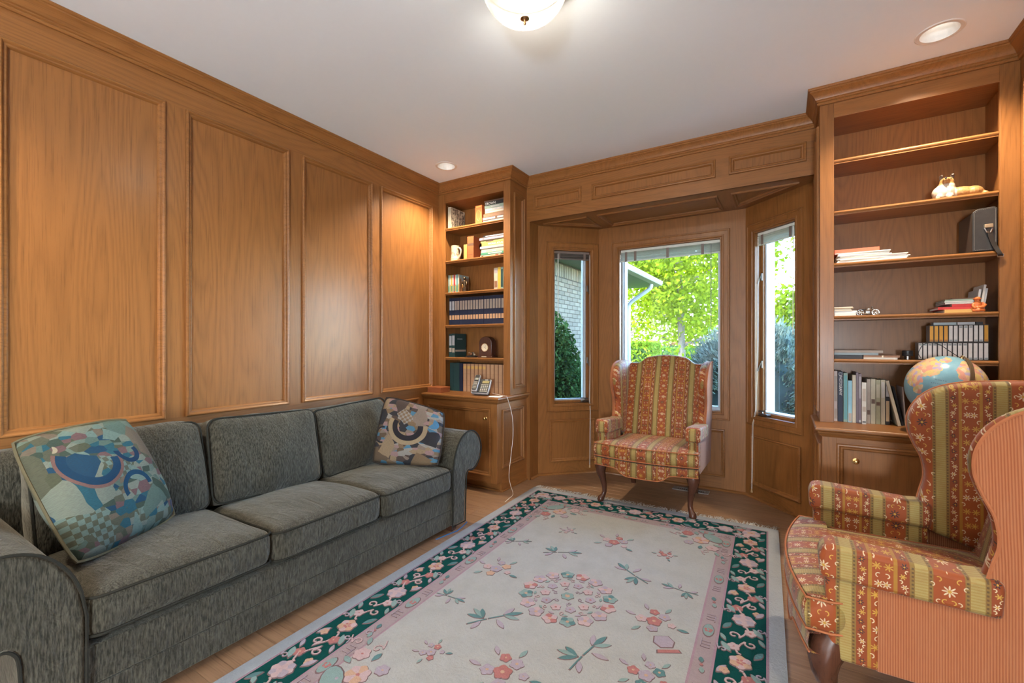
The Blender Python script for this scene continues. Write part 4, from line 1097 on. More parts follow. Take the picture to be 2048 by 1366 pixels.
# sprays scattered over the field
def bamboo(px, py, a, k, nm='leaf_spray'):
    mo = Motif(*w2r(at_z(px, py, ZR)), a, k*1.22)
    mo.line([(-.07, -.03), (0, 0), (.06, .02)], .006, TEAL)
    for u, v, L, an, c in ((-.01, 0, .075, 2.2, SAGE), (-.01, 0, .07, 2.75, TEAL), (-.015, 0, .06, 1.7, TEAL), (.05, .02, .075, .2, TEAL), (.05, .02, .065, -.4, SAGE), (.05, .02, .06, .8, MAUVE), (-.02, -.01, .055, -2.2, MAUVE), (.03, .0, .06, -1.1, MAUVE)): mo.petal(u, v, L, .022, an, c)
    mo.done(nm)
def bouquet(px, py, a, k, vase=False, cols=(ROSE, MAUVE, PINK)):
    mo = Motif(*w2r(at_z(px, py, ZR)), a, k*1.12)
    for i, (u, v, r) in enumerate(((0, 0, .034), (.05, .025, .026), (-.045, .02, .026), (.02, .06, .022), (-.02, -.045, .024), (.06, -.03, .018))): mo.flower(u, v, r, 5, cols[i % 3], PEACH, i*.7)
    for u, v, an, c in ((.06, .05, .7, SAGE), (-.06, .04, 2.4, MAUVE), (-.06, -.03, 3.6, SAGE), (.07, -.05, -.5, TEAL), (0, .075, 1.6, MAUVE)): mo.petal(u, v, .05, .02, an, c)
    if vase: mo.shape([(-.03, -.085), (.03, -.085), (.045, -.125), (.025, -.16), (-.025, -.16), (-.045, -.125)], MAUVE).shape([(-.045, -.165), (.045, -.165), (.05, -.185), (-.05, -.185)], ROSE)
    mo.done('flower_spray')
bamboo(1115, 1105, .15, .95); bamboo(1270, 1152, 2.2, 1.0); bamboo(975, 1238, .5, 1.1); bamboo(1165, 1312, 1.0, 1.1); bamboo(895, 1192, -.3, .7); bamboo(1368, 1183, 2.7, .75); bamboo(1030, 1083, .2, .7)
bouquet(992, 1138, .4, 1.0, cols=(MAUVE, PEACH, PINK)); bouquet(1228, 1085, .1, 1.0); bouquet(1308, 1243, .5, 1.0, True); bouquet(1005, 1345, .7, 1.1, cols=(ROSE, MAUVE, MAUVE)); bouquet(1328, 1110, -.4, .55, cols=(ROSE, PINK, ROSE)); bouquet(1135, 1062, .4, .5, cols=(MAUVE, PINK, MAUVE)); bouquet(862, 1305, 1.0, .6, cols=(MAUVE, ROSE, MAUVE)); bouquet(1292, 1352, .3, .9, cols=(MAUVE, TEAL, ROSE))
# corner sprays inside the field
for sx, sy in ((-1, 1), (1, 1), (-1, -1), (1, -1)):
    bx_, by_ = sx*(RHX-.43), sy*(RHY-.43)
    mo = Motif(bx_, by_, math.atan2(-sy, -sx))
    mo.flower(0, 0, .055, 7, PEACH, ROSE, 0, PINK).flower(.01, .115, .040, 6, PINK, ROSE, .3).flower(.01, -.115, .040, 6, ROSE, PEACH, .3).flower(.09, 0, .032, 6, MAUVE, PEACH, .2)
    for v in (-1, 1):
        mo.petal(.045, v*.06, .06, .03, v*.7, TEAL).petal(-.03, v*.07, .06, .03, v*2.0, SAGE).petal(.03, v*.16, .055, .026, v*1.3, SAGE)
        mo.scroll(.07, v*.13, .024, v*1.2, PINK, v, .007).scroll(-.01, v*.20, .024, v*1.6, PINK, -v, .007).scroll(.03, v*.245, .017, v*1.4, MAUVE, v, .006)
    mo.shape([(-.09+.05*math.cos(2*PI*j/14), .085*math.sin(2*PI*j/14)) for j in range(14)], SAGE).flower(-.09, 0, .03, 5, MPINK and MAUVE, ROSE)
    mo.done('corner_spray')
# fringe on the window end
fm = MB(); fr_ = random.Random(5)
for k in range(300):
    x = -RHX+.005+(2*RHX-.01)*(k+fr_.random()*.6)/300; L = fr_.uniform(.045, .085); sw = fr_.uniform(-.03, .03); w_ = fr_.uniform(.0016, .0032)
    pts = [r2w(x, RHY-.004, .008), r2w(x+sw*.3, RHY+L*.4, .006+fr_.random()*.008), r2w(x+sw, RHY+L, .003+fr_.random()*.006)]
    fm.tube(pts, [w_, w_*.9, w_*.6], 4)
tag(fm.build('fringe', pile('fringe_wool', (.58, .56, .52)), rug, smooth=True), kind='stuff')
fm = MB()
for k in range(300):
    x = -RHX+.005+(2*RHX-.01)*(k+fr_.random()*.6)/300; L = fr_.uniform(.045, .085); sw = fr_.uniform(-.03, .03); w_ = fr_.uniform(.0016, .0032)
    pts = [r2w(x, -RHY+.004, .008), r2w(x+sw*.3, -RHY-L*.4, .006+fr_.random()*.008), r2w(x+sw, -RHY-L, .003+fr_.random()*.006)]
    fm.tube(pts, [w_, w_*.9, w_*.6], 4)
tag(fm.build('fringe', bpy.data.materials['fringe_wool'], rug, smooth=True), kind='stuff')
# ------------------------------------------------------------------ things on the shelves
def bxp(px, y): return at_y(px, 690, y).x
def bz(px, py, y): return at_y(px, py, y).z
def cm(name, c): return plain('cover_'+name, c, .5, .35)
C_ = dict(cream=(.47, .41, .31), orange=(.50, .12, .03), lightblue=(.33, .40, .42), choc=(.10, .055, .035), brown=(.22, .11, .06), tan=(.45, .33, .20), grey=(.36, .36, .37), sage=(.22, .30, .25), black=(.018, .018, .022), green=(.05, .20, .12), mauve=(.33, .29, .30), ochre=(.42, .24, .07), olive=(.30, .27, .10), navy=(.010, .016, .040), teal=(.10, .28, .30), red=(.40, .03, .03), rust=(.33, .085, .03), skyblue=(.22, .42, .50), pinkgrey=(.46, .37, .34), plum=(.18, .13, .15), stone=(.42, .38, .28), moss=(.30, .29, .19), taupe=(.34, .28, .23), darkgreen=(.015, .045, .045), enc=(.42, .25, .14), gold=(.55, .34, .10), white=(.50, .48, .44), blue=(.03, .07, .19), silver=(.42, .43, .44), yellow=(.50, .33, .05), coral=(.62, .13, .07))
def book(x0, x1, yf, yb, z0, z1, col, label, orient='v', group=None, strip=None, name='book', page=None, tilt=0, cat='book'):
    """strip: list of (from, to, colour) bands along the spine, as fractions of its length"""
    x0, x1 = min(x0, x1), max(x0, x1)
    t = thing(name, ((x0+x1)/2, (yf+yb)/2, z0), label, cat, group)
    m = cm(col, C_[col]); b = .0022; g = .003
    c = MB(); p = MB()
    if orient == 'v':
        c.box(x0, x0+b, yf+.002, yb, z0, z1).box(x1-b, x1, yf+.002, yb, z0, z1).box(x0, x1, yf, yf+.002, z0, z1)
        p.box(x0+b, x1-b, yf+.0025, yb-g, z0+g*.6, z1-g)
    else:
        c.box(x0, x1, yf+.002, yb, z0, z0+b).box(x0, x1, yf+.002, yb, z1-b, z1).box(x0, x1, yf, yf+.002, z0, z1)
        p.box(x0+g, x1-g, yf+.0025, yb-g, z0+b, z1-b)
    co = c.build('cover', m, t); p.build('pages', page or CREAM, t)
    for (f0, f1, sc) in (strip or []):
        s = MB(); sm = cm(sc, C_[sc])
        if orient == 'v': s.box(x0+(x1-x0)*.12, x1-(x1-x0)*.12, yf-.0006, yf, z0+(z1-z0)*f0, z0+(z1-z0)*f1)
        else: s.box(x0+(x1-x0)*f0, x0+(x1-x0)*f1, yf-.0006, yf, z0+(z1-z0)*.25, z1-(z1-z0)*.25)
        s.build('spine_label', sm, co)
    if tilt:
        t.matrix_basis = Matrix.Translation(Vector((x0, 0, z0))) @ Matrix.Rotation(tilt, 4, 'Y') @ Matrix.Translation(Vector((-x0, 0, -z0))) @ t.matrix_basis
    return t

# ---- left case, top shelf
z = SHL[0]+.0005; yb = YH-.02
def sketchmat():
    M = Mat('sketch_cover', .6, .3); x, y, zz = M.xyz(M.coord()); n = M.noise(M.vec(x*60, y*60, zz*26), 1, 4, .7)
    k = ((zz*28).fract().gt(.78)+((y*38).fract().gt(.8))).clamp()*.6
    M.color(M.mix((((n-.47)*9).clamp()+k*n).clamp(), (.60, .52, .38), (.09, .07, .055))); return M.m
x0 = max(bxp(889.5, 3.345), -2.782); t = book(x0, x0+.036, 3.345, 3.565, z, z+.212, 'cream', 'large cream book with a drawn townscape cover on the top left shelf')
MB().box(x0+.0362, x0+.0368, 3.352, 3.56, z+.004, z+.208).build('cover_print', sketchmat(), t)
x0, x1 = bxp(950.6, 3.36), bxp(964, 3.36)
t = book(x0, x1, 3.36, 3.55, z, z+.178, 'orange', 'orange book with a gold oval on its spine on the top left shelf', strip=[(.90, .97, 'gold')])
xc, zc_ = (x0+x1)/2, z+.085
MB().tube([(xc+.022*math.cos(2*PI*k/20), 3.3595, zc_+.048*math.sin(2*PI*k/20)) for k in range(20)], .0022, 5, loop=True).build('spine_oval', cm('gold', C_['gold']), t)
def stack(z, items, xr, yf, where):
    for i, (h, px, col, desc, strip) in enumerate(items):
        x0 = bxp(px, yf+R.uniform(0, .004)); yq = yf+R.uniform(-.003, .006)
        t = book(x0, xr-R.uniform(0, .004), yq, yb-R.uniform(.0, .03), z, z+h-.0006, col, desc+', '+where, 'h', strip=strip); z += h
        yield t, x0, yq, z-h, h
ST1 = [(.021, 966, 'lightblue', 'pale blue book at the bottom', [(.15, .7, 'white')]), (.030, 965, 'choc', 'dark brown book with white title, second from the bottom', [(.04, .55, 'white'), (.65, .9, 'white')]), (.031, 966, 'brown', 'plain brown book, third from the bottom', None), (.023, 969.5, 'tan', 'tan book with pale lettering, fourth from the bottom', [(.05, .9, 'white')]), (.024, 969.5, 'grey', 'grey book with white lettering, above the tan one', [(.05, .35, 'white'), (.6, .8, 'white')]), (.025, 969, 'sage', 'sage green book right under the black one', [(.3, .7, 'grey')]), (.034, 970, 'black', 'black book with a big white title on top', None), (.014, 968, 'choc', 'thin dark book lying uppermost', None)]
for i, (t, x0, yq, zz, h) in enumerate(stack(z, ST1, -2.117, 3.345, 'top left stack')):
    if i == 6: text_mb('CROWN', .030, lambda a, b, c: Vector((x0+.058+a*1.0, yq-.0006-c, zz+.016+b)), .0003, PAPER, 'title_lettering', t)
# ---- second shelf
z = SHL[1]+.0005
STEIN = None
def steinmat():
    M = Mat('stein_ceramic', .35, .5); x, y, zz = M.xyz(M.coord()); n = M.noise(M.vec(x*70, y*70, zz*55), 1, 3, .6); h = zz-(SHL[1])
    band = h.gt(.045)*h.lt(.10); c = M.mix(((n-.52)*10).clamp()*band, (.47, .38, .25), (.25, .06, .035)); c = M.mix(((n-.40)*-12).clamp()*band, c, (.10, .12, .10))
    rg_ = ((h*70).fract().gt(.8))*(1.0-band); M.color(M.mix(rg_*.5, c, (.30, .22, .13))); M.bump(n, .3, .002); return M.m
SM_ = steinmat(); sxp = bxp(910, 3.38)
t = thing('beer_stein', (sxp, 3.385, z), 'cream ceramic beer stein with a painted band on the second left shelf', 'mug')
MB().lathe([(.0001, .004), (.045, 0), (.047, .006), (.044, .016), (.046, .030), (.042, .036), (.0405, .07), (.0395, .11), (.041, .145), (.042, .152), (.038, .152), (.036, .06), (.0001, .012)], 28, o=(sxp, 3.385, z)).build('mug_body', SM_, t, smooth=True)
MB().tube(spline([(sxp+.038, 3.375, z+.125), (sxp+.062, 3.37, z+.126), (sxp+.082, 3.365, z+.105), (sxp+.084, 3.365, z+.078), (sxp+.070, 3.367, z+.045), (sxp+.045, 3.372, z+.022)], 4), .0075, 8).build('handle', plain('stein_handle', (.47, .39, .28), .35), t, smooth=True)
book(bxp(927.5, 3.37), bxp(934, 3.37)-.001, 3.37, 3.52, z, z+.150, 'ochre', 'narrow tan paperback between the stein and the rust slipcase')
x0, x1 = bxp(934.5, 3.355), bxp(947, 3.355)
t = thing('slipcase', ((x0+x1)/2, 3.44, z), 'rust red slipcase with a dark thumb hole on the second left shelf', 'slipcase')
MB().box(x0, x1, 3.355, 3.53, z, z+.215).build('case_box', cm('rust', C_['rust']), t, bevel=.002)
MB().box(x0-.0004, x1+.0004, 3.3546, 3.356, z+.125, z+.150).build('spine_label', cm('choc', C_['choc']), t); MB().box(x0+.01, x1-.01, 3.3546, 3.356, z+.042, z+.047).build('spine_label', cm('choc', C_['choc']), t)
MB().lathe([(.0001, .0), (.034, .0), (.034, .0008), (.0001, .0008)], 20, mp=lambda p: Vector((p.z, p.x*.85, p.y*1.0)), o=(x1, 3.475, z+.130)).build('thumb_hole', BLACK, t)
ST2 = [(.019, 961, 'cream', 'cream book with red and black marks at the bottom', [(.05, .12, 'black'), (.6, .72, 'red'), (.8, .95, 'black')]), (.021, 962, 'green', 'green book near the bottom', [(.3, .85, 'grey')]), (.019, 962, 'taupe', 'grey brown book with small title', [(.05, .2, 'white'), (.45, .6, 'white')]), (.019, 962, 'stone', 'pale stone book', None), (.022, 960.5, 'mauve', 'mauve grey book in the middle', None), (.034, 963, 'ochre', 'thick orange atlas', None), (.021, 961, 'olive', 'olive yellow book above the atlas', [(.2, .5, 'choc')]), (.026, 959, 'plum', 'dark book with silver lettering', [(.0, .12, 'silver'), (.2, .95, 'silver')]), (.017, 966, 'black', 'black book with grey lettering on top', [(.1, .9, 'grey')])]
for i, (t, x0, yq, zz, h) in enumerate(stack(z, ST2, -2.117, 3.345, 'stack beside the slipcase')):
    if i == 5: text_mb('WORLD ATLAS', .024, lambda a, b, c: Vector((x0+.155+a*1.0, yq-.0006-c, zz+.0165+b)), .0003, PAPER, 'title_lettering', t)
# ---- third shelf
z = SHL[2]+.0005; pal = ['sage', 'cream', 'yellow', 'lightblue', 'red', 'cream', 'teal', 'tan']
for i in range(8):
    a, b = 896.5+i*2.7, 896.5+(i+1)*2.7
    x0, x1 = bxp(a, 3.375), bxp(b, 3.375)
    t = book(x0, x1-.0006, 3.375+.001*(i % 3), 3.53, z, z+.178-.002*(i % 2), pal[i], 'thin '+['sage', 'cream', 'yellow', 'pale blue', 'red', 'ivory', 'teal', 'tan'][i]+' paperback, third left shelf', group='thin paperbacks on the third left shelf', strip=[(.08, .45, 'olive'), (.5, .9, 'white')] if i % 2 else [(.1, .4, 'green')])
M = Mat('picture_cover', .5, .3); _x, _y, _z = M.xyz(M.coord()); _n = M.noise(M.vec(_x*14, _y*14, _z*14), 1, 2, .5)
M.color(M.ramp(_n+(_z-(SHL[2]+.09))*3.0, [(0, (.20, .05, .02)), (.30, (.30, .13, .05)), (.5, (.10, .05, .03)), (.62, (.30, .18, .09)), (.8, (.24, .36, .38))]))
MB().box(x1-.0004, x1+.0002, 3.38, 3.525, z+.003, z+.173).build('cover_print', M.m, t)
BRZ = plain('bronze', (.09, .055, .03), .35, .5, .8)
t = thing('figurine', (bxp(926, 3.36), 3.36, z), 'small dark bronze figurine in front of the paperbacks on the third left shelf', 'figurine')
fx = bxp(925, 3.36)+.026
m = MB(); m.lathe([(.0001, 0), (.026, 0), (.026, .010), (.018, .014), (.0001, .014)], 14, o=(fx, 3.36, z)); m.tube([(fx-.006, 3.36, z+.012), (fx-.004, 3.36, z+.05), (fx, 3.36, z+.075)], [.013, .015, .014], 8); m.tube([(fx, 3.36, z+.07), (fx, 3.36, z+.10), (fx, 3.36, z+.112)], [.015, .019, .010], 8); m.sphere((fx, 3.358, z+.128), (.013, .014, .016), 10, 8); m.tube([(fx-.016, 3.36, z+.10), (fx-.028, 3.345, z+.075), (fx-.010, 3.335, z+.065)], .006, 6); m.tube([(fx+.016, 3.36, z+.10), (fx+.030, 3.35, z+.08), (fx+.026, 3.34, z+.055)], .006, 6); m.tube([(fx+.008, 3.36, z+.012), (fx+.006, 3.358, z+.05)], [.010, .012], 6)
m.build('statue', BRZ, t, smooth=True)
MB().sphere((fx-.006, 3.338, z+.055), (.012, .010, .018), 8, 6).build('gilt_jug', BRASS, t, smooth=True)
for a, b, col, h, d, st in ((988, 995.3, 'cream', .198, 'cream and brown hardback at the left of the trio', [(.10, .40, 'brown'), (.75, .95, 'mauve')]), (995.8, 1001, 'yellow', .202, 'yellow hardback in the middle of the trio', None), (1001.3, 1006.5, 'sage', .200, 'green hardback at the right of the trio', [(.1, .9, 'darkgreen')])):
    book(bxp(a, 3.36), min(bxp(b, 3.36), -2.117), 3.36, 3.53, z, z+h, col, d+' on the third left shelf', strip=st)
# ---- fourth shelf: the blue set
z = SHL[3]+.0005; n_ = 21; xa, xb = bxp(898.5, 3.36), -2.118
for i in range(n_):
    x0 = xa+(xb-xa)*i/n_; x1 = xa+(xb-xa)*(i+1)/n_
    book(x0, x1-.0006, 3.36+R.uniform(0, .003), 3.555, z, z+.262, 'navy', nth(i, n_)+' volume of the dark blue encyclopaedia set with tan bands', group='blue encyclopaedia set', strip=[(.20, .36, 'enc'), (.55, .88, 'silver' if i < 2 else 'taupe')])
# ---- fifth shelf
z = SHL[4]+.0005
x0 = bxp(898, 3.355); x1 = bxp(904, 3.355); x2 = bxp(910, 3.355)
book(x0, x1-.0006, 3.355, 3.53, z, z+.222, 'darkgreen', 'tall dark blue book against the left side of the fifth left shelf', strip=[(.22, .40, 'taupe'), (.5, .92, 'silver')])
t = book(x1, x2, 3.353, 3.53, z, z+.226, 'darkgreen', 'tall dark blue book with its cover showing on the fifth left shelf', strip=[(.20, .38, 'taupe'), (.5, .92, 'silver')])
MB().box(x2, x2+.0006, 3.36, 3.525, z+.052, z+.070).build('cover_stripe', cm('taupe', C_['taupe']), t)
MB().box(x2, x2+.0006, 3.39, 3.47, z+.172, z+.178).build('cover_stripe', cm('silver', C_['silver']), t)
ox = bxp(943, 3.40)
t = thing('dried_ornament', (ox, 3.40, z), 'small dark dried flower ornament between blue books and mantel clock', 'ornament')
m = MB(); m.lathe([(.0001, 0), (.055, 0), (.060, .010), (.040, .016), (.0001, .016)], 16, o=(ox, 3.40, z)); m.build('dish', BLACK, t, smooth=True)
for k in range(12):
    a = R.uniform(0, 2*PI); r_ = R.uniform(.005, .042)
    MB().sphere((ox+r_*math.cos(a), 3.40+r_*math.sin(a)*.6, z+R.uniform(.022, .042)), (R.uniform(.009, .014), .010, .009), 8, 6).build('blossom', [plain('dried_cream', (.45, .36, .26)), plain('dried_dark', (.05, .05, .03)), plain('dried_rust', (.22, .09, .04))][k % 3], t, smooth=True)
# mantel clock
x0, x1 = bxp(958, 3.36), bxp(983, 3.36); xm, hw = (x0+x1)/2, (x1-x0)/2
t = thing('mantel_clock', (xm, 3.40, z), 'dark wooden mantel clock with arched top and cream dial on the fifth left shelf', 'clock')
arch = [(-hw, .018), (hw, .018), (hw, .135)]+[(hw*math.cos(k*PI/12), .135+.060*math.sin(k*PI/12)) for k in range(1, 12)]+[(-hw, .135)]
mp = lambda a, b, c: Vector((xm+a, 3.36+c, z+b))
MB().prism(arch, mp, 0, .075).build('clock_case', DARKWOOD, t, smooth=True, bevel=.005, seg=3, ang=50)
MB().box(xm-hw-.012, xm+hw+.012, 3.350, 3.445, z, z+.019).build('plinth', DARKWOOD, t, bevel=.004)
mq = lambda p: Vector((p.x, -p.z, p.y))
dz_ = z+.093
MB().lathe([(.0001, .001), (.036, .001), (.036, .0035), (.0001, .0035)], 32, o=(xm-.004, 3.36, dz_), mp=mq).build('dial', plain('dial_cream', (.70, .60, .44), .5), t)
MB().lathe([(.036, .001), (.040, .002), (.040, .005), (.036, .0055)], 32, o=(xm-.004, 3.36, dz_), mp=mq, cap=False).build('bezel', BRASS, t, smooth=True)
for a, L, w_ in ((1.0, .026, .0020), (-.6, .019, .0026)): MB().add([(xm-.004+dx*w_*math.sin(a)+l*math.cos(a), 3.3560, dz_+l*math.sin(a)-dx*w_*math.cos(a)) for l, dx in ((0, -1), (L, -.3), (L, .3), (0, 1))], [(0, 1, 2, 3)]).build('clock_hand', BLACK, t)
for k in range(12):
    a = k*PI/6; MB().add([(xm-.004+r_*math.cos(a)-s_*.001*math.sin(a), 3.3562, dz_+r_*math.sin(a)+s_*.001*math.cos(a)) for r_, s_ in ((.028, -1), (.033, -1), (.033, 1), (.028, 1))], [(0, 1, 2, 3)]).build('hour_mark', BLACK, t)
MB().box(xm-.034, xm+.02, 3.3488, 3.3502, z+.005, z+.014).build('name_plate', plain('plate_cream', (.5, .42, .3)), t)
# ---- counter level, left
z = ZCL+.0005
for i in range(4):
    x0, x1 = bxp(900+i*6.3, 3.355), bxp(900+(i+1)*6.3, 3.355)
    book(x0, x1-.0007, 3.355+.002*(i % 2), 3.555, z, z+.268-.003*(i % 2), ['darkgreen', 'darkgreen', 'darkgreen', 'navy'][i], ['leftmost dark green binder', 'second dark green binder from the left', 'third dark green binder from the left', 'dark navy binder next to the tan set'][i]+', lowest left shelf', group='dark binders on the lowest left shelf')
for i in range(11):
    xa, xb = bxp(926.2, 3.36), -2.118; x0 = xa+(xb-xa)*i/11; x1 = xa+(xb-xa)*(i+1)/11
    book(x0, x1-.0014, 3.36, 3.56, z, z+.262, 'brown', nth(i, 11)+' volume of the tan ribbed encyclopaedia set behind the telephone', group='tan encyclopaedia set', strip=[(.0, .21, 'enc'), (.215, .39, 'enc'), (.395, .64, 'enc'), (.645, .82, 'enc'), (.82, .92, 'gold' if i < 6 else 'enc'), (.92, 1, 'enc')])
# wooden box, telephone, notepad on the counter
t = thing('wooden_box', (-2.765, 3.19, z), 'small reddish wooden box on the left end of the phone counter', 'box')
MB().box(-2.845, -2.685, 3.125, 3.255, z, z+.036).build('box_body', BOXWOOD, t, bevel=.002); MB().box(-2.848, -2.682, 3.122, 3.258, z+.037, z+.050).build('lid', BOXWOOD, t, bevel=.002)
pc = Vector((-2.265, 3.195, z+.0)); t = thing('telephone', pc, 'black and silver cordless desk telephone on the left counter', 'telephone')
Mp = Matrix.Translation(pc+Vector((.0, -.055, .0190))) @ Matrix.Rotation(math.radians(12), 4, 'Z') @ Matrix.Rotation(math.radians(52), 4, 'X')
mp = lambda a, b, c: Mp @ Vector((a, b, c))
SILV = plain('silver_plastic', (.50, .51, .52), .35, .5, .3); KEYM = plain('phone_keys', (.42, .40, .34), .5); LCD = plain('phone_lcd', (.30, .25, .10), .3)
MB().prism([(p[0], p[1]+.075) for p in rrect(.082, .075, .014)], mp, -.022, .0).build('base_rim', SILV, t, smooth=True, bevel=.004, ang=50)
MB().prism([(p[0], p[1]+.077) for p in rrect(.075, .070, .010)], mp, .0, .004).build('base_face', BLACK, t, bevel=.001)
MB().mbox(mp, .005, .068, .102, .128, .004, .0055).build('screen', LCD, t); MB().mbox(mp, .024, .052, .135, .141, .004, .0052).build('badge', SILV, t)
for r_ in range(5):
    for c_ in range(4): MB().mbox(mp, .002+c_*.018, .014+c_*.018, .016+r_*.0165, .026+r_*.0165, .004, .0065).build('key', KEYM, t)
MB().prism([(p[0]-.046, p[1]+.094) for p in rrect(.026, .084, .012)], mp, .004, .026).build('handset', SILV, t, smooth=True, bevel=.004, ang=50)
MB().prism([(p[0]-.046, p[1]+.096) for p in rrect(.021, .078, .010)], mp, .026, .0285).build('handset_face', BLACK, t)
MB().mbox(mp, -.061, -.031, .122, .142, .0285, .0295).build('handset_screen', plain('handset_lcd', (.30, .30, .24), .3), t)
for r_ in range(5):
    for c_ in range(3): MB().mbox(mp, -.062+c_*.0115, -.054+c_*.0115, .032+r_*.0155, .041+r_*.0155, .0285, .0300).build('handset_key', KEYM, t)
MB().add([mp(-.06, .02, -.022), mp(.06, .02, -.022), mp(.06, .13, -.022), mp(-.06, .13, -.022)]+[Vector((*mp(a, b, -.022).xy, z)) for a, b in ((-.06, .02), (.06, .02), (.06, .13), (-.06, .13))], [(0, 1, 2, 3), (7, 6, 5, 4), (0, 4, 5, 1), (1, 5, 6, 2), (2, 6, 7, 3), (3, 7, 4, 0)]).build('stand', BLACK, t)
t = thing('note_paper', (-2.12, 3.15, z), 'loose sheets of note paper on the counter right of the telephone', 'paper')
for k in range(3):
    q = Matrix.Translation((-2.095, 3.14, z+.0008*k)) @ Matrix.Rotation(.15+.12*k, 4, 'Z'); mp = lambda a, b, c: q @ Vector((a, b, c)); MB().mbox(mp, -.055, .055, -.045, .045, 0, .0006).build('sheet', PAPER if k else cm('grey', C_['grey']), t)
ph = [Vector((-2.21, 3.27, z+.012)), Vector((-2.16, 3.27, z+.004)), Vector((-2.08, 3.22, z+.004)), Vector((-2.02, 3.19, z+.004)), Vector((-2.003, 3.185, z-.006))]+[at_x(px, py, -2.003) for px, py in ((1024, 830), (1026, 870), (1022, 910), (1018, 950), (1021, 970))]+[at_z(1026, 988, .006), at_z(1018, 997, .006), at_z(1010, 1004, .006)]
o = MB().tube(spline(ph, 4), .0022, 6).build('phone_cord', CORD, None, smooth=True); tag(o, 'thin white telephone cord hanging down the side of the left cabinet', 'cord')

# ---- right case
YB2 = YH-.02
def figure(name, loc, label, shapes, mat, cat, vox=.004):
    t = thing(name, loc, label, cat); m = MB()
    for f in shapes: f(m)
    o = m.build('sculpture', mat, t, smooth=True, ang=180); r = o.modifiers.new('remesh', 'REMESH'); r.mode = 'VOXEL'; r.voxel_size = vox; r.use_smooth_shade = True
    q = o.modifiers.new('s', 'SMOOTH'); q.factor = .5; q.iterations = 3
    return t
z = SHR[1]+.0005; dx0 = bxp(1862, 3.36); dxc = dx0+.055; dy = 3.375
def colliemat():
    M = Mat('collie_glaze', .45, .4); x, y, zz = M.xyz(M.coord()); u = x-dxc; h = zz-z
    n = M.noise(M.vec(x*90, y*90, zz*40), 1, 3, .6)
    c = M.mix(((n-.4)*2), (.30, .15, .05), (.48, .28, .11))
    wh = (u+(n-.5)*.03).lt(.048)*h.lt(.088); c = M.mix(wh, c, M.mix((n-.35)*1.6, (.42, .36, .28), (.62, .57, .50)))
    mz = h.gt(.083)*h.lt(.094)*u.lt(.012); c = M.mix(mz*.5, c, (.25, .12, .06))
    M.color(c); M.bump(n, .5, .004); return M.m
E3 = lambda c, r: (lambda m: m.sphere(c, r, 16, 10))
T3 = lambda p, r: (lambda m: m.tube(p, r, 10))
t = figure('dog_figurine', (dxc+.06, dy, z), 'lying collie dog figurine with white ruff on the upper right shelf', [
    E3((dxc, dy, z+.046), (.050, .050, .045)), E3((dxc+.01, dy, z+.075), (.038, .040, .035)), E3((dxc+.07, dy+.01, z+.036), (.062, .045, .034)), E3((dxc+.118, dy+.012, z+.034), (.045, .046, .032)),
    E3((dxc+.012, dy-.004, z+.103), (.031, .030, .027)), T3([(dxc+.008, dy-.02, z+.103), (dxc+.000, dy-.045, z+.106), (dxc-.004, dy-.058, z+.107)], [.019, .014, .010]),
    T3([(dxc-.02, dy-.03, z+.018), (dxc-.030, dy-.046, z+.014), (dxc-.036, dy-.054, z+.013)], [.017, .013, .011]), T3([(dxc+.02, dy-.03, z+.018), (dxc+.016, dy-.046, z+.014), (dxc+.010, dy-.054, z+.013)], [.017, .013, .011]),
    T3([(dxc+.14, dy+.01, z+.022), (dxc+.160, dy-.005, z+.018), (dxc+.170, dy-.02, z+.014)], [.018, .014, .008])], colliemat(), 'figurine')
for s_ in (-1, 1): MB().tube([(dxc+.012+s_*.020, dy, z+.120), (dxc+.012+s_*.024, dy-.006, z+.138), (dxc+.012+s_*.022, dy-.016, z+.140)], [.010, .008, .005], 7).build('ear', plain('collie_ear', (.06, .04, .03)), t, smooth=True)
MB().sphere((dxc-.005, dy-.066, z+.110), .0055, 8, 6).build('nose', BLACK, t, smooth=True)
for s_ in (-1, 1): MB().sphere((dxc+.010+s_*.013, dy-.029, z+.112), .0035, 8, 6).build('eye', BLACK, t, smooth=True)
# third right shelf: papers with red folder, black case
z = SHR[2]+.0005
xL = .256
t = thing('paper_stack', (.42, 3.42, z), 'tall stack of white papers under the red folder, right bookcase', 'papers'); zz = z
for k in range(9):
    q = Matrix.Translation((xL+.155+.006*(k % 3), 3.40+.004*(k % 2), zz)) @ Matrix.Rotation(R.uniform(-.03, .04), 4, 'Z'); mp = lambda a, b, c: q @ Vector((a, b, c)); hh = R.uniform(.005, .008)
    MB().mbox(mp, -.145, .155+(.02 if k < 5 else -.06), -.10, .12, 0, hh-.0004).build('sheaf', (PAPER, CREAM, PAPER)[k % 3], t); zz += hh
t = thing('folder', (.37, 3.42, zz), 'bright red-orange folder lying on the white papers, right bookcase', 'folder')
MB().box(xL, xL+.215, 3.335, 3.55, zz, zz+.028).build('folder_cover', cm('coral', C_['coral']), t, bevel=.002); MB().box(xL+.004, xL+.212, 3.3345, 3.545, zz+.003, zz+.006).build('sheets', PAPER, t)
xa = bxp(1945, 3.29); xb = .942; zt = bz(1972, 414, 3.29)
LEATH = plain('black_leather', (.025, .023, .022), .38, .5, 0, .2); LEATS = plain('worn_brown_leather', (.055, .040, .032), .45)
t = thing('leather_case', ((xa+xb)/2, 3.40, z), 'old black leather case with clasp and strap on the right bookcase', 'case')
cz = [(-(xb-xa)/2, .004), ((xb-xa)/2, .004), ((xb-xa)/2, zt-z-.01), ((xb-xa)/2-.012, zt-z), (-(xb-xa)/2+.02, zt-z-.006), (-(xb-xa)/2, zt-z-.022)]
xm = (xa+xb)/2; mp = lambda a, b, c: Vector((xm+a, 3.29+c, z+b))
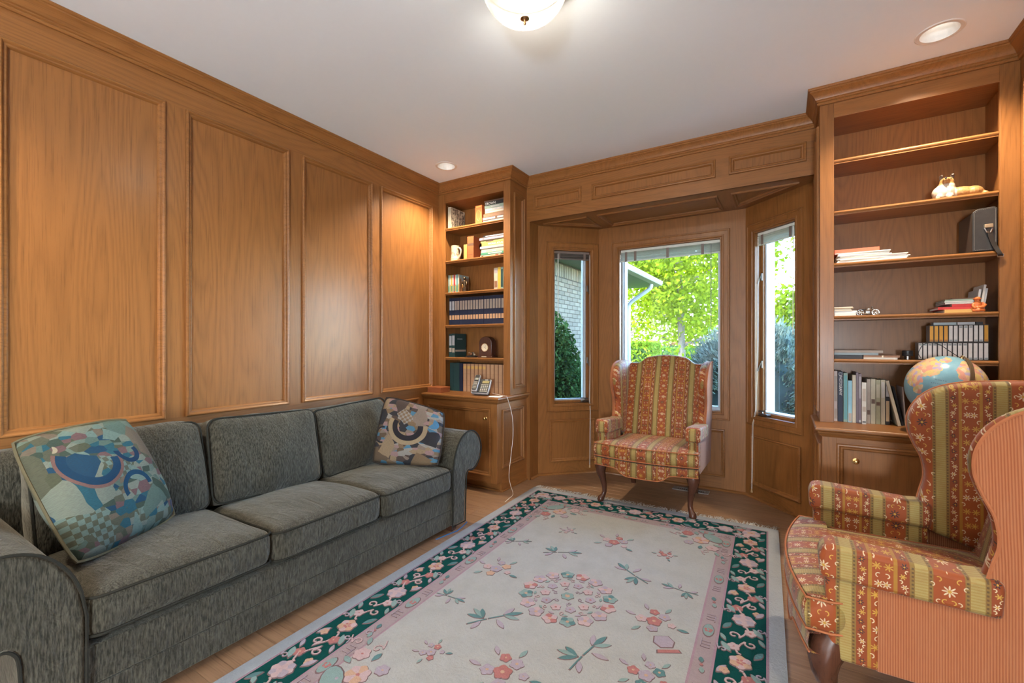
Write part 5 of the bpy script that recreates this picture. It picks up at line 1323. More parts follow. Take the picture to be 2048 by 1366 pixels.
MB().prism(cz, mp, .0, .012).build('front_flap', LEATH, t, bevel=.003); MB().prism(inset(cz, .002), mp, .012, .23).build('case_body', LEATS, t, bevel=.003)
ci = inset(cz, .007); sp = [mp(a, b, -.0006) for a, b in ci]
for i in range(len(sp)):
    p, q = sp[i], sp[(i+1) % len(sp)]; n_ = max(1, int((q-p).length/.007))
    st = MB()
    for k in range(n_): st.tube([p.lerp(q, (k+.2)/n_), p.lerp(q, (k+.75)/n_)], .0007, 4)
    st.build('stitching', plain('thread', (.35, .32, .28)), t)
MB().box(xm-.005, xm+.028, 3.276, 3.291, z+.122, z+.142).build('clasp', plain('old_brass', (.45, .36, .24), .35, .5, .8), t, bevel=.003)
MB().tube([(xm-.004, 3.284, z+.124), (xm+.004, 3.280, z+.100), (xm+.018, 3.282, z+.096), (xm+.026, 3.284, z+.120)], .0035, 6).build('buckle_loop', STEEL, t, smooth=True)
sg = MB(); pth = [(xm+.016, 3.280, z+.118), (xm+.020, 3.276, z+.07), (xm+.034, 3.270, z+.02), (xm+.046, 3.258, z-.018), (xm+.050, 3.262, z-.030)]
sg.rings([[Vector(p)+Vector((-.010, 0, 0)), Vector(p)+Vector((.010, .004, 0)), Vector(p)+Vector((.010, .008, 0)), Vector(p)+Vector((-.010, .004, 0))] for p in spline(pth, 3)], True, True); sg.build('strap', LEATH, t, smooth=True)
MB().tube([(xm+.038, 3.262, z-.026), (xm+.062, 3.266, z-.024), (xm+.060, 3.266, z-.036), (xm+.038, 3.262, z-.036)], .0025, 6, loop=True).build('strap_buckle', STEEL, t)
# fourth right shelf
z = SHR[3]+.0005
t = thing('paper_stack', (.30, 3.40, z), 'short pile of papers and envelopes left of the toy motorcycle', 'papers'); zz = z
for k, (w_, hh, mt) in enumerate(((.105, .022, PAPER), (.11, .010, PAPER), (.085, .006, CREAM), (.082, .007, CREAM), (.095, .005, cm('tan', C_['tan'])), (.09, .006, CREAM))):
    MB().box(xL, xL+w_, 3.33+.01*(k % 2), 3.53, zz, zz+hh-.0005).build('sheaf', mt, t, bevel=.0015 if hh > .01 else 0); zz += hh
mx = bxp(1735, 3.36)
t = thing('toy_motorcycle', (mx, 3.36, z), 'small silver model motorcycle on the fourth right shelf', 'model'); CH = plain('model_chrome', (.50, .46, .40), .25, .5, .9)
for sx, nm in ((-.034, 'wheel'), (.038, 'wheel')):
    MB().tube([(mx+sx+.0165*math.cos(2*PI*k/18), 3.36, z+.0195+.0165*math.sin(2*PI*k/18)) for k in range(18)], .003, 6, loop=True).build(nm, CH if sx > 0 else PEWTER, t, smooth=True)
m = MB()
for a in range(6): m.tube([(mx+.038, 3.36, z+.0195), (mx+.038+.016*math.cos(a*PI/3), 3.36, z+.0195+.016*math.sin(a*PI/3))], .0008, 4); m.tube([(mx-.034, 3.36, z+.0195), (mx-.034+.016*math.cos(a*PI/3), 3.36, z+.0195+.016*math.sin(a*PI/3))], .0008, 4)
m.build('spokes', CH, t)
m = MB(); m.tube([(mx-.034, 3.36, z+.02), (mx-.012, 3.36, z+.03), (mx+.012, 3.36, z+.034), (mx+.022, 3.36, z+.045)], .0028, 6); m.tube([(mx+.038, 3.36, z+.02), (mx+.022, 3.36, z+.048)], .0025, 6); m.tube([(mx+.020, 3.345, z+.052), (mx+.022, 3.36, z+.048), (mx+.020, 3.375, z+.052)], .0022, 6); m.tube([(mx-.034, 3.356, z+.016), (mx+.005, 3.352, z+.012)], .003, 6); m.build('frame', CH, t, smooth=True)
m = MB(); m.sphere((mx+.006, 3.36, z+.038), (.016, .007, .006), 10, 6); m.build('fuel_tank', CH, t, smooth=True); MB().sphere((mx-.018, 3.36, z+.037), (.014, .006, .004), 10, 6).build('seat', BLACK, t, smooth=True); MB().box(mx-.010, mx+.012, 3.353, 3.367, z+.012, z+.029).build('engine', PEWTER, t, bevel=.002)
ms = [(.020, 1889, 'gold', 'thick yellow book at the bottom', 3.32), (.015, 1876, 'red', 'lower of the two red books', 3.335), (.014, 1904, 'red', 'upper of the two red books', 3.335), (.009, 1890, 'silver', 'grey magazine just above the red books', 3.335), (.009, 1889, 'lightblue', 'pale magazine with white edge', 3.335), (.008, 1890, 'sage', 'green magazine near the top', 3.335), (.006, 1904, 'choc', 'dark thin booklet on top', 3.338)]
zz = z
for h, px, col, d, yf in ms:
    x0 = bxp(px, yf); book(x0, bxp(1950, yf), yf, 3.52, zz, zz+h-.0005, col, d+' of the pile behind the orange figurine', 'h', page=PAPER, strip=[(.02, .98, 'white')] if col in ('silver', 'lightblue') else None); zz += h
for k, (px, col, d, tl, h) in enumerate(((1958, 'silver', 'grey magazine leaning left of the others', .10, .125), (1965, 'white', 'tall white booklet leaning at the right end', .13, .150), (1970, 'grey', 'grey bound booklet leaning rightmost', .13, .130))):
    x0 = bxp(px, 3.34)-.012; book(x0, x0+.009, 3.34+.003*k, 3.50, z+.001, z+h, col, d+' of the fourth right shelf', tilt=tl, page=PAPER)
fx = bxp(1956, 3.315); fy = 3.325; z += .0035
ORM = plain('orange_clay', (.52, .13, .03), .45, .4)
figure('monk_figurine', (fx, fy, z), 'small orange clay figurine of a seated figure in a brimmed hat', [
    E3((fx, fy, z+.018), (.026, .020, .018)), E3((fx, fy, z+.038), (.019, .016, .020)), E3((fx-.001, fy-.003, z+.060), (.0115, .011, .012)), (lambda m: m.lathe([(.0001, .066), (.019, .067), (.019, .069), (.011, .071), (.009, .078), (.0001, .080)], 16, o=(fx, fy-.002, z))),
    T3([(fx+.016, fy, z+.046), (fx+.028, fy-.008, z+.034), (fx+.018, fy-.020, z+.024), (fx, fy-.022, z+.022)], [.008, .008, .0065, .006]), T3([(fx-.015, fy, z+.044), (fx-.020, fy-.012, z+.030), (fx-.012, fy-.022, z+.016)], [.007, .0065, .006]), T3([(fx-.022, fy-.012, z+.007), (fx, fy-.022, z+.007), (fx+.024, fy-.010, z+.007)], [.008, .009, .008])], ORM, 'figurine', .0022)
z -= .0035
# fifth right shelf: flat books, film canister, video cassettes
z = SHR[4]+.0005
book(xL, bxp(1725, 3.33), 3.33, 3.53, z, z+.022, 'black', 'black folder lying flat at the left of the fifth right shelf', 'h', page=PAPER)
book(bxp(1727, 3.325), bxp(1795, 3.325), 3.325, 3.53, z, z+.011, 'white', 'white notebook lying under the brown one, fifth right shelf', 'h', page=PAPER)
t = book(bxp(1727, 3.33), bxp(1800, 3.33), 3.33, 3.53, z+.0115, z+.023, 'brown', 'brown notebook lying on the white one, fifth right shelf', 'h')
MB().box(bxp(1764, 3.325), bxp(1767, 3.325), 3.3285, 3.331, z+.0115, z+.0225).build('ribbon', CREAM, t)
book(xL, bxp(1757, 3.34), 3.345, 3.53, z+.0235, z+.037, 'lightblue', 'pale blue folder in the flat pile, fifth right shelf', 'h', page=PAPER)
book(xL, bxp(1766, 3.34), 3.335, 3.54, z+.0375, z+.052, 'taupe', 'brown file folder topping the flat pile, fifth right shelf', 'h', page=PAPER)
cx = bxp(1815, 3.37); t = thing('camera_lens', (cx, 3.37, z), 'small black lens standing between the flat folders and the tapes', 'lens')
MB().lathe([(.0001, 0), (.014, 0), (.014, .020), (.0001, .020)], 20, o=(cx, 3.37, z)).build('mount', PEWTER, t, smooth=True); MB().lathe([(.0001, .020), (.022, .020), (.024, .024), (.024, .034), (.0225, .035), (.0225, .038), (.024, .039), (.024, .050), (.020, .052), (.0001, .050)], 24, o=(cx, 3.37, z)).build('barrel', BLACK, t, smooth=True, ang=30)
TAPEB = plain('tape_case', (.028, .024, .022), .3); TLW = plain('tape_label_white', (.60, .56, .52), .6); TLY = plain('tape_label_amber', (.58, .27, .02), .5); TLB = plain('tape_label_grey', (.25, .28, .28), .6)
def tape(x0, x1, z0, h, yf, lab, label, grp, top):
    t = thing('video_cassette', ((x0+x1)/2, yf+.03, z0), label, 'video cassette', grp)
    MB().box(x0, x1, yf, yf+.068, z0, z0+h).build('cassette_case', TAPEB, t, bevel=.0008, seg=1)
    g = (x1-x0)*.12; MB().box(x0+g, x1-g, yf-.0006, yf, z0+h*.05, z0+h*.95).build('spine_label', lab, t)
    MB().box(x0+g*1.6, x1-g*1.6, yf-.0011, yf-.0006, z0+h*(.82 if top else .07), z0+h*(.92 if top else .15)).build('number_mark', TLB if lab is TLW else plain('tape_label_brown', (.35, .13, .02)), t)
yt = 3.37; xa, xb = bxp(1836, yt), bxp(1978, yt)
for i in range(14): tape(xa+(xb-xa)*i/14, xa+(xb-xa)*(i+1)/14-.0008, z, .098, yt, TLW, nth(i, 14)+' white labelled video cassette of the lower row behind the globe', 'lower row of video cassettes', i < 10)
xa2 = bxp(1858.5, yt); n_ = 12
for i in range(n_):
    w_ = (xb-xa2)/n_; am = i < 4 or i == n_-1
    tape(xa2+w_*i, xa2+w_*(i+1)-.0008, z+.0985, .096, yt, TLY if am else TLW, nth(i, n_)+(' video cassette, amber labelled,' if am else ' video cassette, white labelled,')+' of the upper row of tapes', 'upper row of video cassettes', i in (6, 7, 8))
for a, b, col, d in ((1867, 1913, 'lightblue', 'pale blue tape case lying on the upper row, left'), (1915, 1950, 'silver', 'grey tape case lying on the upper row, middle'), (1952, 1966, 'black', 'black tape case lying on the upper row, right')):
    book(bxp(a, yt), bxp(b, yt), yt, yt+.06, z+.195, z+.209, col, d, 'h', name='tape_case', page=TAPEB, cat='tape case')
# counter level, right
z = ZCR+.0005; Y0 = 3.345
bk_ = [(1668, 1675, 742, 'pinkgrey', 'grey-pink book at the left end', [(.05, .25, 'taupe'), (.4, .9, 'taupe')], 0), (1676, 1686, 743, 'navy', 'black photography book with white title', None, 0), (1687, 1695.5, 746, 'sage', 'sage green book next to the photography one', [(.05, .95, 'teal')], 0), (1696.3, 1704.3, 761, 'skyblue', 'light blue book with a patterned foot', [(.02, .22, 'taupe')], -.008), (1704.8, 1712, 750, 'cream', 'cream hardback right of the light blue one', None, -.012), (1712.4, 1717, 745, 'plum', 'thin dark book behind the cream ones', None, 0), (1717.4, 1723.4, 748, 'plum', 'plum grey book with white foot', [(.02, .06, 'white'), (.5, .95, 'mauve')], -.006), (1724, 1733, 765, 'white', 'ivory paperback standing furthest forward', [(.55, .85, 'taupe'), (.3, .42, 'taupe'), (.04, .07, 'black')], -.045), (1733.6, 1741.2, 758, 'taupe', 'taupe book right of the ivory paperback', [(.2, .3, 'choc')], 0), (1741.8, 1751.2, 758, 'stone', 'first of the three stone grey books', [(.45, .55, 'choc')], 0), (1751.8, 1761.4, 760, 'moss', 'middle one of the three stone grey books', [(.42, .5, 'choc'), (.6, .9, 'stone')], 0), (1762, 1770.4, 760, 'stone', 'last of the three stone grey books', [(.6, .95, 'white')], 0), (1771, 1780, 763, 'black', 'black book with a tan label before the leaning ones', [(.08, .55, 'tan'), (.65, .95, 'grey')], 0)]
for a, b, py, col, d, st, dyf in bk_:
    yf = Y0+dyf; x0, x1 = bxp(a, yf), bxp(b, yf); zt = bz((a+b)/2, py, yf)
    t = book(x0, x1-.0006, yf, yf+.175, z, zt, col, d+' on the lowest right shelf', strip=st)
    if d.startswith('black photography'):
        xm = (x0+x1)/2
        text_mb('PHOTOGRAPHY', .0205, lambda p, q, c: Vector((xm+q, yf-.0006-c, zt-.085-p*.80)), .0003, PAPER, 'title_lettering', t)
        MB().tube([(xm+.0085*math.cos(2*PI*k/16), yf-.0006, zt-.0155+.0085*math.sin(2*PI*k/16)) for k in range(16)], .0009, 4, loop=True).build('title_emblem', PAPER, t)
x0 = bxp(1784, 3.325); 
book(x0+.026, x0+.040, 3.32, 3.49, z+.0006, z+.262, 'cream', 'cream paperback leaning at the right end of the lowest right shelf', tilt=-.21, page=PAPER)
book(x0+.0475, x0+.0565, 3.35, 3.51, z+.0006, z+.225, 'black', 'dark booklet leaning behind the cream paperback on the lowest right shelf', tilt=-.19)
book(x0+.062, x0+.0675, 3.35, 3.51, z+.0006, z+.222, 'pinkgrey', 'thin beige booklet leaning last in the row on the lowest right shelf', tilt=-.06, page=PAPER)
t = thing('note_paper', (.62, 3.36, z), 'small slip of paper on the counter beside the globe foot', 'paper'); MB().box(bxp(1822, 3.34), bxp(1848, 3.34), 3.33, 3.42, z, z+.004).build('sheet', CREAM, t)

# ---- globe
GX, GY, GZ, GR = .712, 3.155, 1.030, .163
t = thing('globe', (GX, GY, z), 'blue and pastel world globe with bronze meridian on the right counter', 'globe')
def globemat():
    M = Mat('globe_map', .22, .5); co = M.coord(); x, y, zz = M.xyz(co)
    n = M.noise(co, 18, 4, .6); n2 = M.noise(M.vec(x+5, y, zz), 18, 4, .6)
    # unit direction seen in a frame facing the camera: e = right, u = up, f = towards viewer
    d = Vector((-GX, -GY, CAM_H-GZ)).normalized(); e = Vector((0, 0, 1)).cross(d).normalized(); e = e; u_ = d.cross(e)
    a = (x-GX)*(e.x/GR)+(y-GY)*(e.y/GR); b = (x-GX)*(u_.x/GR)+(y-GY)*(u_.y/GR)+(zz-GZ)*(u_.z/GR); f = (x-GX)*(d.x/GR)+(y-GY)*(d.y/GR)+(zz-GZ)*(d.z/GR)
    a = a+(n-.5)*.30; b = b+(n2-.5)*.30
    def blob(ca, cb, ra, rb): return (((a-ca)/ra)*((a-ca)/ra)+((b-cb)/rb)*((b-cb)/rb)).lt(1.0)
    land = blob(-.42, .62, .36, .34)+blob(-.70, .30, .22, .30)+blob(-.40, -.55, .34, .30)+blob(-.62, -.10, .12, .16)+blob(.02, .86, .13, .12)+blob(.62, .55, .34, .40)+blob(.66, -.05, .36, .42)+blob(.35, .42, .10, .14)
    back = f.lt(.0)*(n.gt(.52)); land = ((land*f.gt(.0)).clamp()+back).clamp()
    cell = M.xyz(M.voronoi(M.vec(a*1.0, b*1.0, f), 9, 'Color'))[0]
    lc = M.ramp(cell, [(0, (.62, .40, .24)), (.2, (.60, .45, .18)), (.4, (.58, .28, .22)), (.6, (.50, .42, .22)), (.75, (.40, .32, .44)), (.9, (.62, .50, .34))], True)
    oc = M.mix((n-.35)*1.5, (.16, .34, .44), (.26, .45, .53))
    c = M.mix(land, oc, lc)
    # grid of fine dark place-name speckle on land
    sp_ = M.noise(co, 240, 2, .7); c = M.mix(((sp_-.62)*8).clamp()*land*.6, c, (.12, .08, .08))
    M.color(c); return M.m
MB().sphere((GX, GY, GZ), GR, 64, 40).build('sphere', globemat(), t, smooth=True)
dv = Vector((-GX, -GY, CAM_H-GZ)).normalized(); ev = Vector((0, 0, 1)).cross(dv).normalized(); uv_ = dv.cross(ev)
def on_globe(a, b, c=0):
    f2 = max(0.02, 1-a*a-b*b); return Vector((GX, GY, GZ))+(ev*a+uv_*b+dv*math.sqrt(f2))*(GR+.0006+c)
for txt, ca, cb in (('N O R T H', -.10, .20), ('A T L A N T I C', -.14, .09), ('O C E A N', -.20, -.02)):
    text_mb(txt, .055, lambda p, q, c: on_globe(ca+p, cb+q-.18*p, c*GR), .001, plain('map_ink', (.05, .08, .14)), 'map_lettering', t)
ax = Vector((.06, -.02, .16)).normalized()*1.0; top_ = ax
# meridian: arc in the plane through the axis, right of the middle
side = (ev*.42+dv*.75); side = (side-ax*side.dot(ax)).normalized()
rg = []
for k in range(33):
    a = math.radians(-100+200*k/32)
    p = ax*math.cos(a-math.radians(90)) if False else None
arc = []
for k in range(37):
    a = PI*k/36; arc.append(Vector((GX, GY, GZ))+(ax*math.cos(a)+side*math.sin(a))*(GR+.010))
wn_ = ax.cross(side).normalized()
mrd = MB(); rings_ = []
for k, p in enumerate(arc):
    rd = (p-Vector((GX, GY, GZ))).normalized(); rings_.append([p+wn_*.0085-rd*.002, p+wn_*.0085+rd*.002, p-wn_*.0085+rd*.002, p-wn_*.0085-rd*.002])
mrd.rings(rings_, True, True); mrd.build('meridian', plain('meridian_bronze', (.16, .115, .07), .4, .5, .5), t, smooth=True, ang=40)
MB().tube([Vector((GX, GY, GZ))+ax*(GR-.002), Vector((GX, GY, GZ))+ax*(GR+.014)], .008, 10).build('axis_pin', BRASS, t, smooth=True)
MB().tube([Vector((GX, GY, GZ))-ax*(GR-.002), Vector((GX, GY, GZ))-ax*(GR+.014)], .008, 10).build('axis_pin', BRASS, t, smooth=True)
MB().tube([Vector((GX, GY, GZ))-ax*(GR+.010), (GX-.01, GY, z+.045), (GX, GY, z+.015)], [.010, .010, .014], 10).build('stem', bpy.data.materials['meridian_bronze'], t, smooth=True)
MB().lathe([(.0001, 0), (.112, 0), (.114, .006), (.104, .012), (.05, .020), (.018, .026), (.0001, .026)], 36, o=(GX, GY, z)).build('foot', DARKWOOD, t, smooth=True)
o = MB().tube(spline([at_y(1842, 716, 3.255), at_y(1837, 706, 3.245), at_y(1846, 690, 3.24), at_y(1862, 686, 3.24), at_y(1880, 690, 3.24), at_y(1905, 706, 3.235), at_y(1924, 718, 3.26)], 5), .0018, 6).build('lamp_cord', BLACK, t, smooth=True)
# ------------------------------------------------------------------ outside: brick wing, eaves, garden
GZ0 = -.40
def grassmat():
    M = Mat('lawn', .9, .1); co = M.coord(); n = M.noise(co, 1.2, 4, .6); f = M.noise(co, 60, 2, .6); M.color(M.mix((n*.5+f*.5-.3)*1.6, (.04, .085, .010), (.09, .17, .024))); return M.m
g = MB().add([(-40, -40, GZ0), (40, -40, GZ0), (40, 60, GZ0), (-40, 60, GZ0)], [(0, 1, 2, 3)]).build('ground', grassmat()); struct(g)
WX0, WYA, WYB, WZT = -3.10, 4.9, 10.0, 2.56
MORT = plain('mortar', (.030, .029, .025), .9, .1)
wing = struct(MB().box(WX0-.25, WX0-.008, 3.9, WYB, GZ0, WZT+.06).build('wall_wing', MORT))
bm_ = Mat('pale_brick', .85, .2); _r = bm_.rnd(); _n = bm_.noise(bm_.coord(), 14, 3, .6)
bm_.color(bm_.mix(_r*.7+_n*.3, (.050, .043, .031), (.088, .077, .056))); BR = bm_.m
BL, BH, MO = .203, .060, .010
brick_me = MB().box(0, .012, 0, BL, 0, BH).build('brick', BR, wing); bme = brick_me.data
sold_me = MB().box(0, .012, 0, BH, 0, BL).build('brick', BR, wing); sme = sold_me.data
vis = []; rest = MB(); zs_ = WZT-BL-MO
k = 0; zr = zs_-MO-BH
while zr > GZ0:
    y = WYA-(BL+MO)/2*(k % 2)
    while y < WYB-BL:
        if zr > .95 and 6.0 < y < 8.9 and len(vis) < 235: vis.append((y, zr))
        else: rest.box(WX0-.012, WX0, y, y+BL, zr, zr+BH)
        y += BL+MO
    zr -= BH+MO; k += 1
ys_ = []; y = WYA
while y < WYB-BH:
    ys_.append(y); y += BH+MO
first = True
for (y, zz) in vis:
    o = brick_me if first else brick_me.copy()
    if not first: COL.objects.link(o)
    first = False; o.location = (WX0-.012, y, zz)
first = True; ns = 0
for y in ys_:
    if 6.0 < y < 9.2:
        o = sold_me if first else sold_me.copy()
        if not first: COL.objects.link(o)
        first = False; o.location = (WX0-.012, y, zs_+MO)
    else: rest.box(WX0-.012, WX0, y, y+BH, zs_+MO, zs_+MO+BL)
tag(rest.build('brickwork', BR, wing), kind='stuff')
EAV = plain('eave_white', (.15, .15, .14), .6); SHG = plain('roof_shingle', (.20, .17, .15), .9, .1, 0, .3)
EX, EYB = -2.50, 10.45
struct(MB().box(WX0-.2, EX, 4.4, EYB, WZT+.03, WZT+.05).build('soffit_wing', EAV))
rf = struct(MB().prism([(EX+.04, WZT+.14), (EX-2.6, WZT+1.5), (EX-2.6, WZT+1.38), (EX+.04, WZT+.05)], lambda a, b, c: Vector((a, c, b)), 4.4, EYB+.05).build('roof_wing', SHG))
gt = thing('roof_gutter', (EX, 8, WZT), 'white roof gutter with curved downspout at the corner of the brick wing', 'gutter')
MB().prism([(0, 0), (.10, .02), (.12, .05), (.12, .115), (.10, .115), (.0, .115)], lambda a, b, c: Vector((EX+a, c, WZT+.03+b)), 4.4, EYB).build('trough', EAV, gt, bevel=.005)
DSP = plain('downspout_grey', (.25, .26, .27), .5)
MB().tube(spline([(EX-.03, EYB-.45, WZT+.03), (EX-.06, EYB-.45, WZT-.06), (EX-.30, EYB-.44, WZT-.22), (EX-.50, EYB-.43, WZT-.36), (EX-.54, EYB-.42, WZT-.55), (EX-.54, EYB-.42, 1.0), (EX-.54, EYB-.42, GZ0)], 4), .045, 8).build('downspout', DSP, gt, smooth=True)

def leafmat(name, c1, c2, trans=.45):
    m = bpy.data.materials.new(name); m.use_nodes = True; t = m.node_tree; t.nodes.clear(); o = t.nodes.new('ShaderNodeOutputMaterial')
    d = t.nodes.new('ShaderNodeBsdfDiffuse'); tr = t.nodes.new('ShaderNodeBsdfTranslucent'); mx = t.nodes.new('ShaderNodeMixShader'); mx.inputs[0].default_value = trans
    co = t.nodes.new('ShaderNodeTexCoord'); n = t.nodes.new('ShaderNodeTexNoise'); n.inputs['Scale'].default_value = 9; n.inputs['Detail'].default_value = 3; t.links.new(co.outputs['Object'], n.inputs['Vector'])
    r = t.nodes.new('ShaderNodeValToRGB'); r.color_ramp.elements[0].position = .3; r.color_ramp.elements[1].position = .7; r.color_ramp.elements[0].color = (*c1, 1); r.color_ramp.elements[1].color = (*c2, 1)
    t.links.new(n.outputs['Fac'], r.inputs[0]); t.links.new(r.outputs[0], d.inputs[0]); t.links.new(r.outputs[0], tr.inputs[0]); t.links.new(d.outputs[0], mx.inputs[1]); t.links.new(tr.outputs[0], mx.inputs[2]); t.links.new(mx.outputs[0], o.inputs[0]); return m
rng = np.random.default_rng(4)
def leaves(name, pts, size, mat, parent, elong=1.6):
    n = len(pts); a = rng.normal(size=(n, 3)); a /= np.linalg.norm(a, axis=1)[:, None]; b = np.cross(a, rng.normal(size=(n, 3))); b /= np.linalg.norm(b, axis=1)[:, None]
    s = size*rng.uniform(.6, 1.3, n)[:, None]
    v = np.stack([pts-a*s*elong/2, pts+b*s*.5, pts+a*s*elong/2, pts-b*s*.5], 1).reshape(-1, 3)
    me = bpy.data.meshes.new(name); me.from_pydata(v.tolist(), [], [(4*i, 4*i+1, 4*i+2, 4*i+3) for i in range(n)]); me.materials.append(mat)
    o = bpy.data.objects.new(name, me); COL.objects.link(o); attach(o, parent); o['kind'] = 'stuff'; return o
def crown_pts(n, c, r, clumps, cl_r):
    cc = rng.normal(size=(clumps, 3)); cc /= np.linalg.norm(cc, axis=1)[:, None]; cc *= (rng.uniform(.25, 1, clumps)**.5)[:, None]; cc = cc*np.array(r)+np.array(c)
    i = rng.integers(0, clumps, n); return cc[i]+rng.normal(size=(n, 3))*cl_r
def tree(name, base, h, r, cz, n, mat, label, trunk_r, lsize=.09, bark=None, clumps=150, clr=.28):
    t = thing(name, base, label, 'tree'); bx, by, bz_ = base
    bk = bark or plain('bark', (.09, .07, .05), .9, .1, 0, .3)
    m = MB(); m.tube([(bx, by, bz_), (bx+.03, by, bz_+1.2), (bx-.04, by, bz_+h*.5), (bx, by, bz_+h*.9)], [trunk_r*1.25, trunk_r, trunk_r*.75, trunk_r*.2], 9); m.build('trunk', bk, t, smooth=True)
    for k in range(9):
        a = k*2.4; z0 = bz_+1.6+k*(h-2.5)/9; L = r[0]*.75
        MB().tube([(bx, by, z0), (bx+math.cos(a)*L*.5, by+math.sin(a)*L*.5, z0+.4), (bx+math.cos(a)*L, by+math.sin(a)*L, z0+1.0)], [trunk_r*.4, trunk_r*.25, trunk_r*.08], 6).build('branch', bk, t, smooth=True)
    leaves('foliage', crown_pts(n, (bx, by, cz), r, clumps, clr), lsize, mat, t); return t
LG = leafmat('spring_leaf', (.062, .105, .005), (.175, .205, .010), .5); LD = leafmat('deep_leaf', (.035, .085, .012), (.10, .19, .03), .35); LP = leafmat('blossom_leaf', (.35, .22, .18), (.42, .36, .26), .4); LB = leafmat('bush_leaf', (.010, .026, .009), (.032, .068, .022), .2); LH = leafmat('hedge_leaf', (.07, .13, .010), (.19, .25, .022), .35)
def tb(px, t_): r = ray(px, 690); return (r.x*t_, r.y*t_, GZ0)
tree('maple_tree', tb(1362, 13.2), 8, (2.45, 2.6, 3.3), 4.55, 26000, LG, 'bright green spring maple filling the centre window', .105, .085, plain('maple_bark', (.085, .07, .055), .9, .1, 0, .5), 170, .36)
tree('blossom_tree', tb(1262, 21.5), 5.5, (2.0, 1.8, 2.2), 2.9, 5000, LP, 'pale pinkish tree behind the maple near the eaves', .10, .12, None, 90, .35)
tree('far_tree', tb(1330, 34), 14, (7, 4, 6.5), 6.8, 8000, LG, 'tall leafy tree far behind the maple', .26, .34, None, 130, .9)
tree('far_tree', tb(1640, 19), 4.6, (2.3, 2.0, 1.75), 2.2, 7000, LG, 'rounded green tree beyond the spruce in the right window', .14, .14, None, 120, .33)
def hedge(name, c, s, n, mat, label, ls=.06):
    t = thing(name, (c[0], c[1], GZ0), label, 'hedge'); p = rng.uniform(-1, 1, (n, 3)); ax_ = rng.integers(0, 3, n); sg = rng.choice([-1, 1], n); p[np.arange(n), ax_] = sg*rng.uniform(.88, 1.03, n)
    leaves('foliage', p*np.array(s)/2+np.array([c[0], c[1], GZ0+s[2]/2]), ls, mat, t)
    MB().box(c[0]-s[0]*.44, c[0]+s[0]*.44, c[1]-s[1]*.44, c[1]+s[1]*.44, GZ0, GZ0+s[2]*.9).build('core', plain('hedge_core', (.02, .04, .012), .9, .1), t)
c = tb(1268, 11.5); hedge('clipped_hedge', (c[0]-.1, c[1]), (1.3, 1.0, 1.72), 6000, LH, 'clipped yellow-green hedge beside the downspout')
c = tb(1325, 17.2); hedge('clipped_hedge', (c[0], c[1]), (2.0, .9, 1.55), 5000, LD, 'darker green hedge right of the yellow-green one')
RB = leafmat('red_hedge_leaf', (.12, .035, .02), (.30, .13, .06), .3); c = tb(1372, 25); hedge('red_hedge', (c[0]+.6, c[1]), (6.5, 1.0, 1.80), 6000, RB, 'low reddish barberry hedge behind the maple trunk')
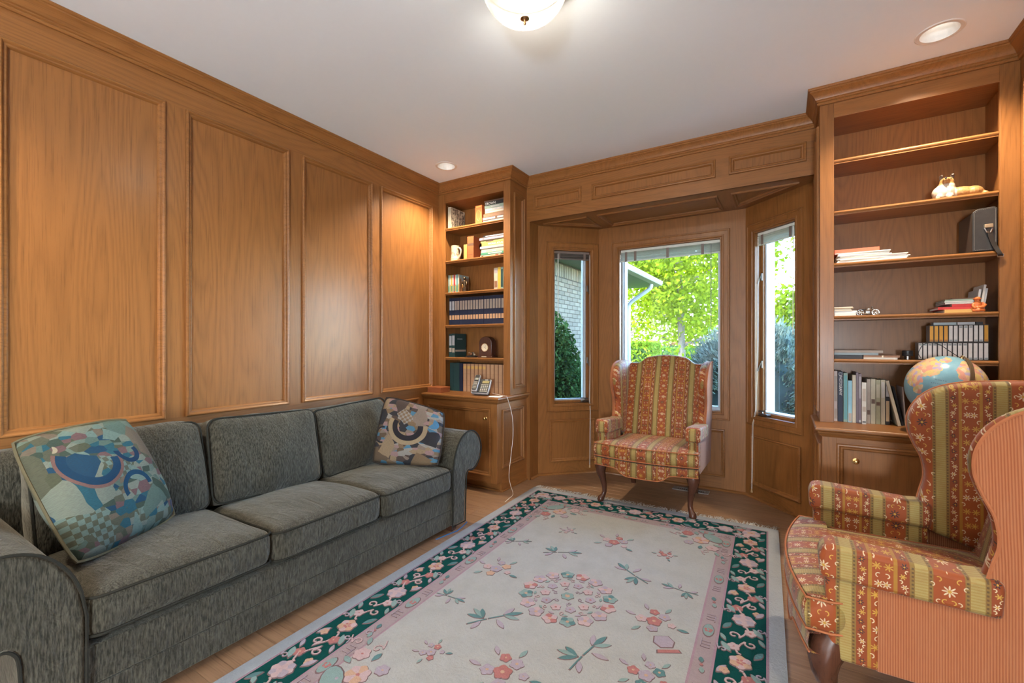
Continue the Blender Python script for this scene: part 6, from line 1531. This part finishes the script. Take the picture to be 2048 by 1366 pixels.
# blue spruce: short stiff needle sprays over a mound
SPM = leafmat('spruce_needle', (.034, .052, .040), (.13, .165, .125), .1)
def spruce(base, r, h, n, label, mat, seed):
    t = thing('blue_spruce', base, label, 'shrub'); q = np.random.default_rng(seed); v = []; f = []
    u = q.normal(size=(n, 3)); u[:, 2] = np.abs(u[:, 2]); u /= np.linalg.norm(u, axis=1)[:, None]
    cl = q.normal(size=(220, 3)); cl[:, 2] = np.abs(cl[:, 2]); cl /= np.linalg.norm(cl, axis=1)[:, None]
    for i in range(n):
        c = cl[i % 220]; d = (c*2.2+q.normal(size=3)*.55); d /= np.linalg.norm(d)
        p = np.array([c[0]*r, c[1]*r, c[2]*h])*q.uniform(.86, 1.0)+q.normal(size=3)*np.array([.06, .06, .05]); p[2] = max(p[2], .03)
        L = q.uniform(.045, .09); w = .011; s1 = np.cross(d, q.normal(size=3)); s1 /= np.linalg.norm(s1); s2 = np.cross(d, s1); k = len(v)
        b = p+np.array(base)
        v += [tuple(b+s1*w), tuple(b-s1*w*.5+s2*w*.87), tuple(b-s1*w*.5-s2*w*.87), tuple(b+d*L)]; f += [(k, k+1, k+3), (k+1, k+2, k+3), (k+2, k, k+3)]
    me = bpy.data.meshes.new('needles'); me.from_pydata(v, [], f); me.materials.append(mat); o = bpy.data.objects.new('needles', me); COL.objects.link(o); attach(o, t); o['kind'] = 'stuff'
    rg_ = [[(base[0]+r*.86*math.cos(a)*math.cos(e), base[1]+r*.86*math.sin(a)*math.cos(e), base[2]+h*.88*math.sin(e)) for a in [2*PI*k/20 for k in range(20)]] for e in [0, .3, .6, .9, 1.2, 1.5]]
    MB().rings(rg_, True, True).build('core', plain('spruce_core', (.018, .028, .024), .95, .05), t, smooth=True); return t
c = tb(1510, 6.7); spruce((c[0], c[1], GZ0), 1.16, 2.02, 36000, 'dense blue spruce shrub outside between centre and right windows', SPM, 3)
# dark bush against the brick in the left window
def bush(base, r, h, n, mat, label):
    t = thing('evergreen_bush', base, label, 'shrub'); u = rng.normal(size=(n, 3)); u[:, 2] = np.abs(u[:, 2]); u /= np.linalg.norm(u, axis=1)[:, None]; k = rng.uniform(.86, 1.04, n)[:, None]
    leaves('foliage', u*k*np.array([r, r, h])+np.array(base), .032, mat, t)
    rg_ = [[(base[0]+r*.86*math.cos(a)*math.cos(e), base[1]+r*.86*math.sin(a)*math.cos(e), base[2]+h*.88*math.sin(e)) for a in [2*PI*q/20 for q in range(20)]] for e in [0, .3, .6, .9, 1.2, 1.5]]
    MB().rings(rg_, True, True).build('core', plain('bush_core', (.008, .016, .008), .95, .05), t, smooth=True)
bush((tb(1103, 5.6)[0], tb(1103, 5.6)[1], GZ0), .50, 2.0, 13000, LB, 'dark rounded evergreen bush in front of the pale brick wall')
bush((tb(1176, 6.9)[0]+.12, tb(1176, 6.9)[1], GZ0), .36, 1.55, 9000, LH, 'smaller bright green bush beside the dark evergreen by the bricks')
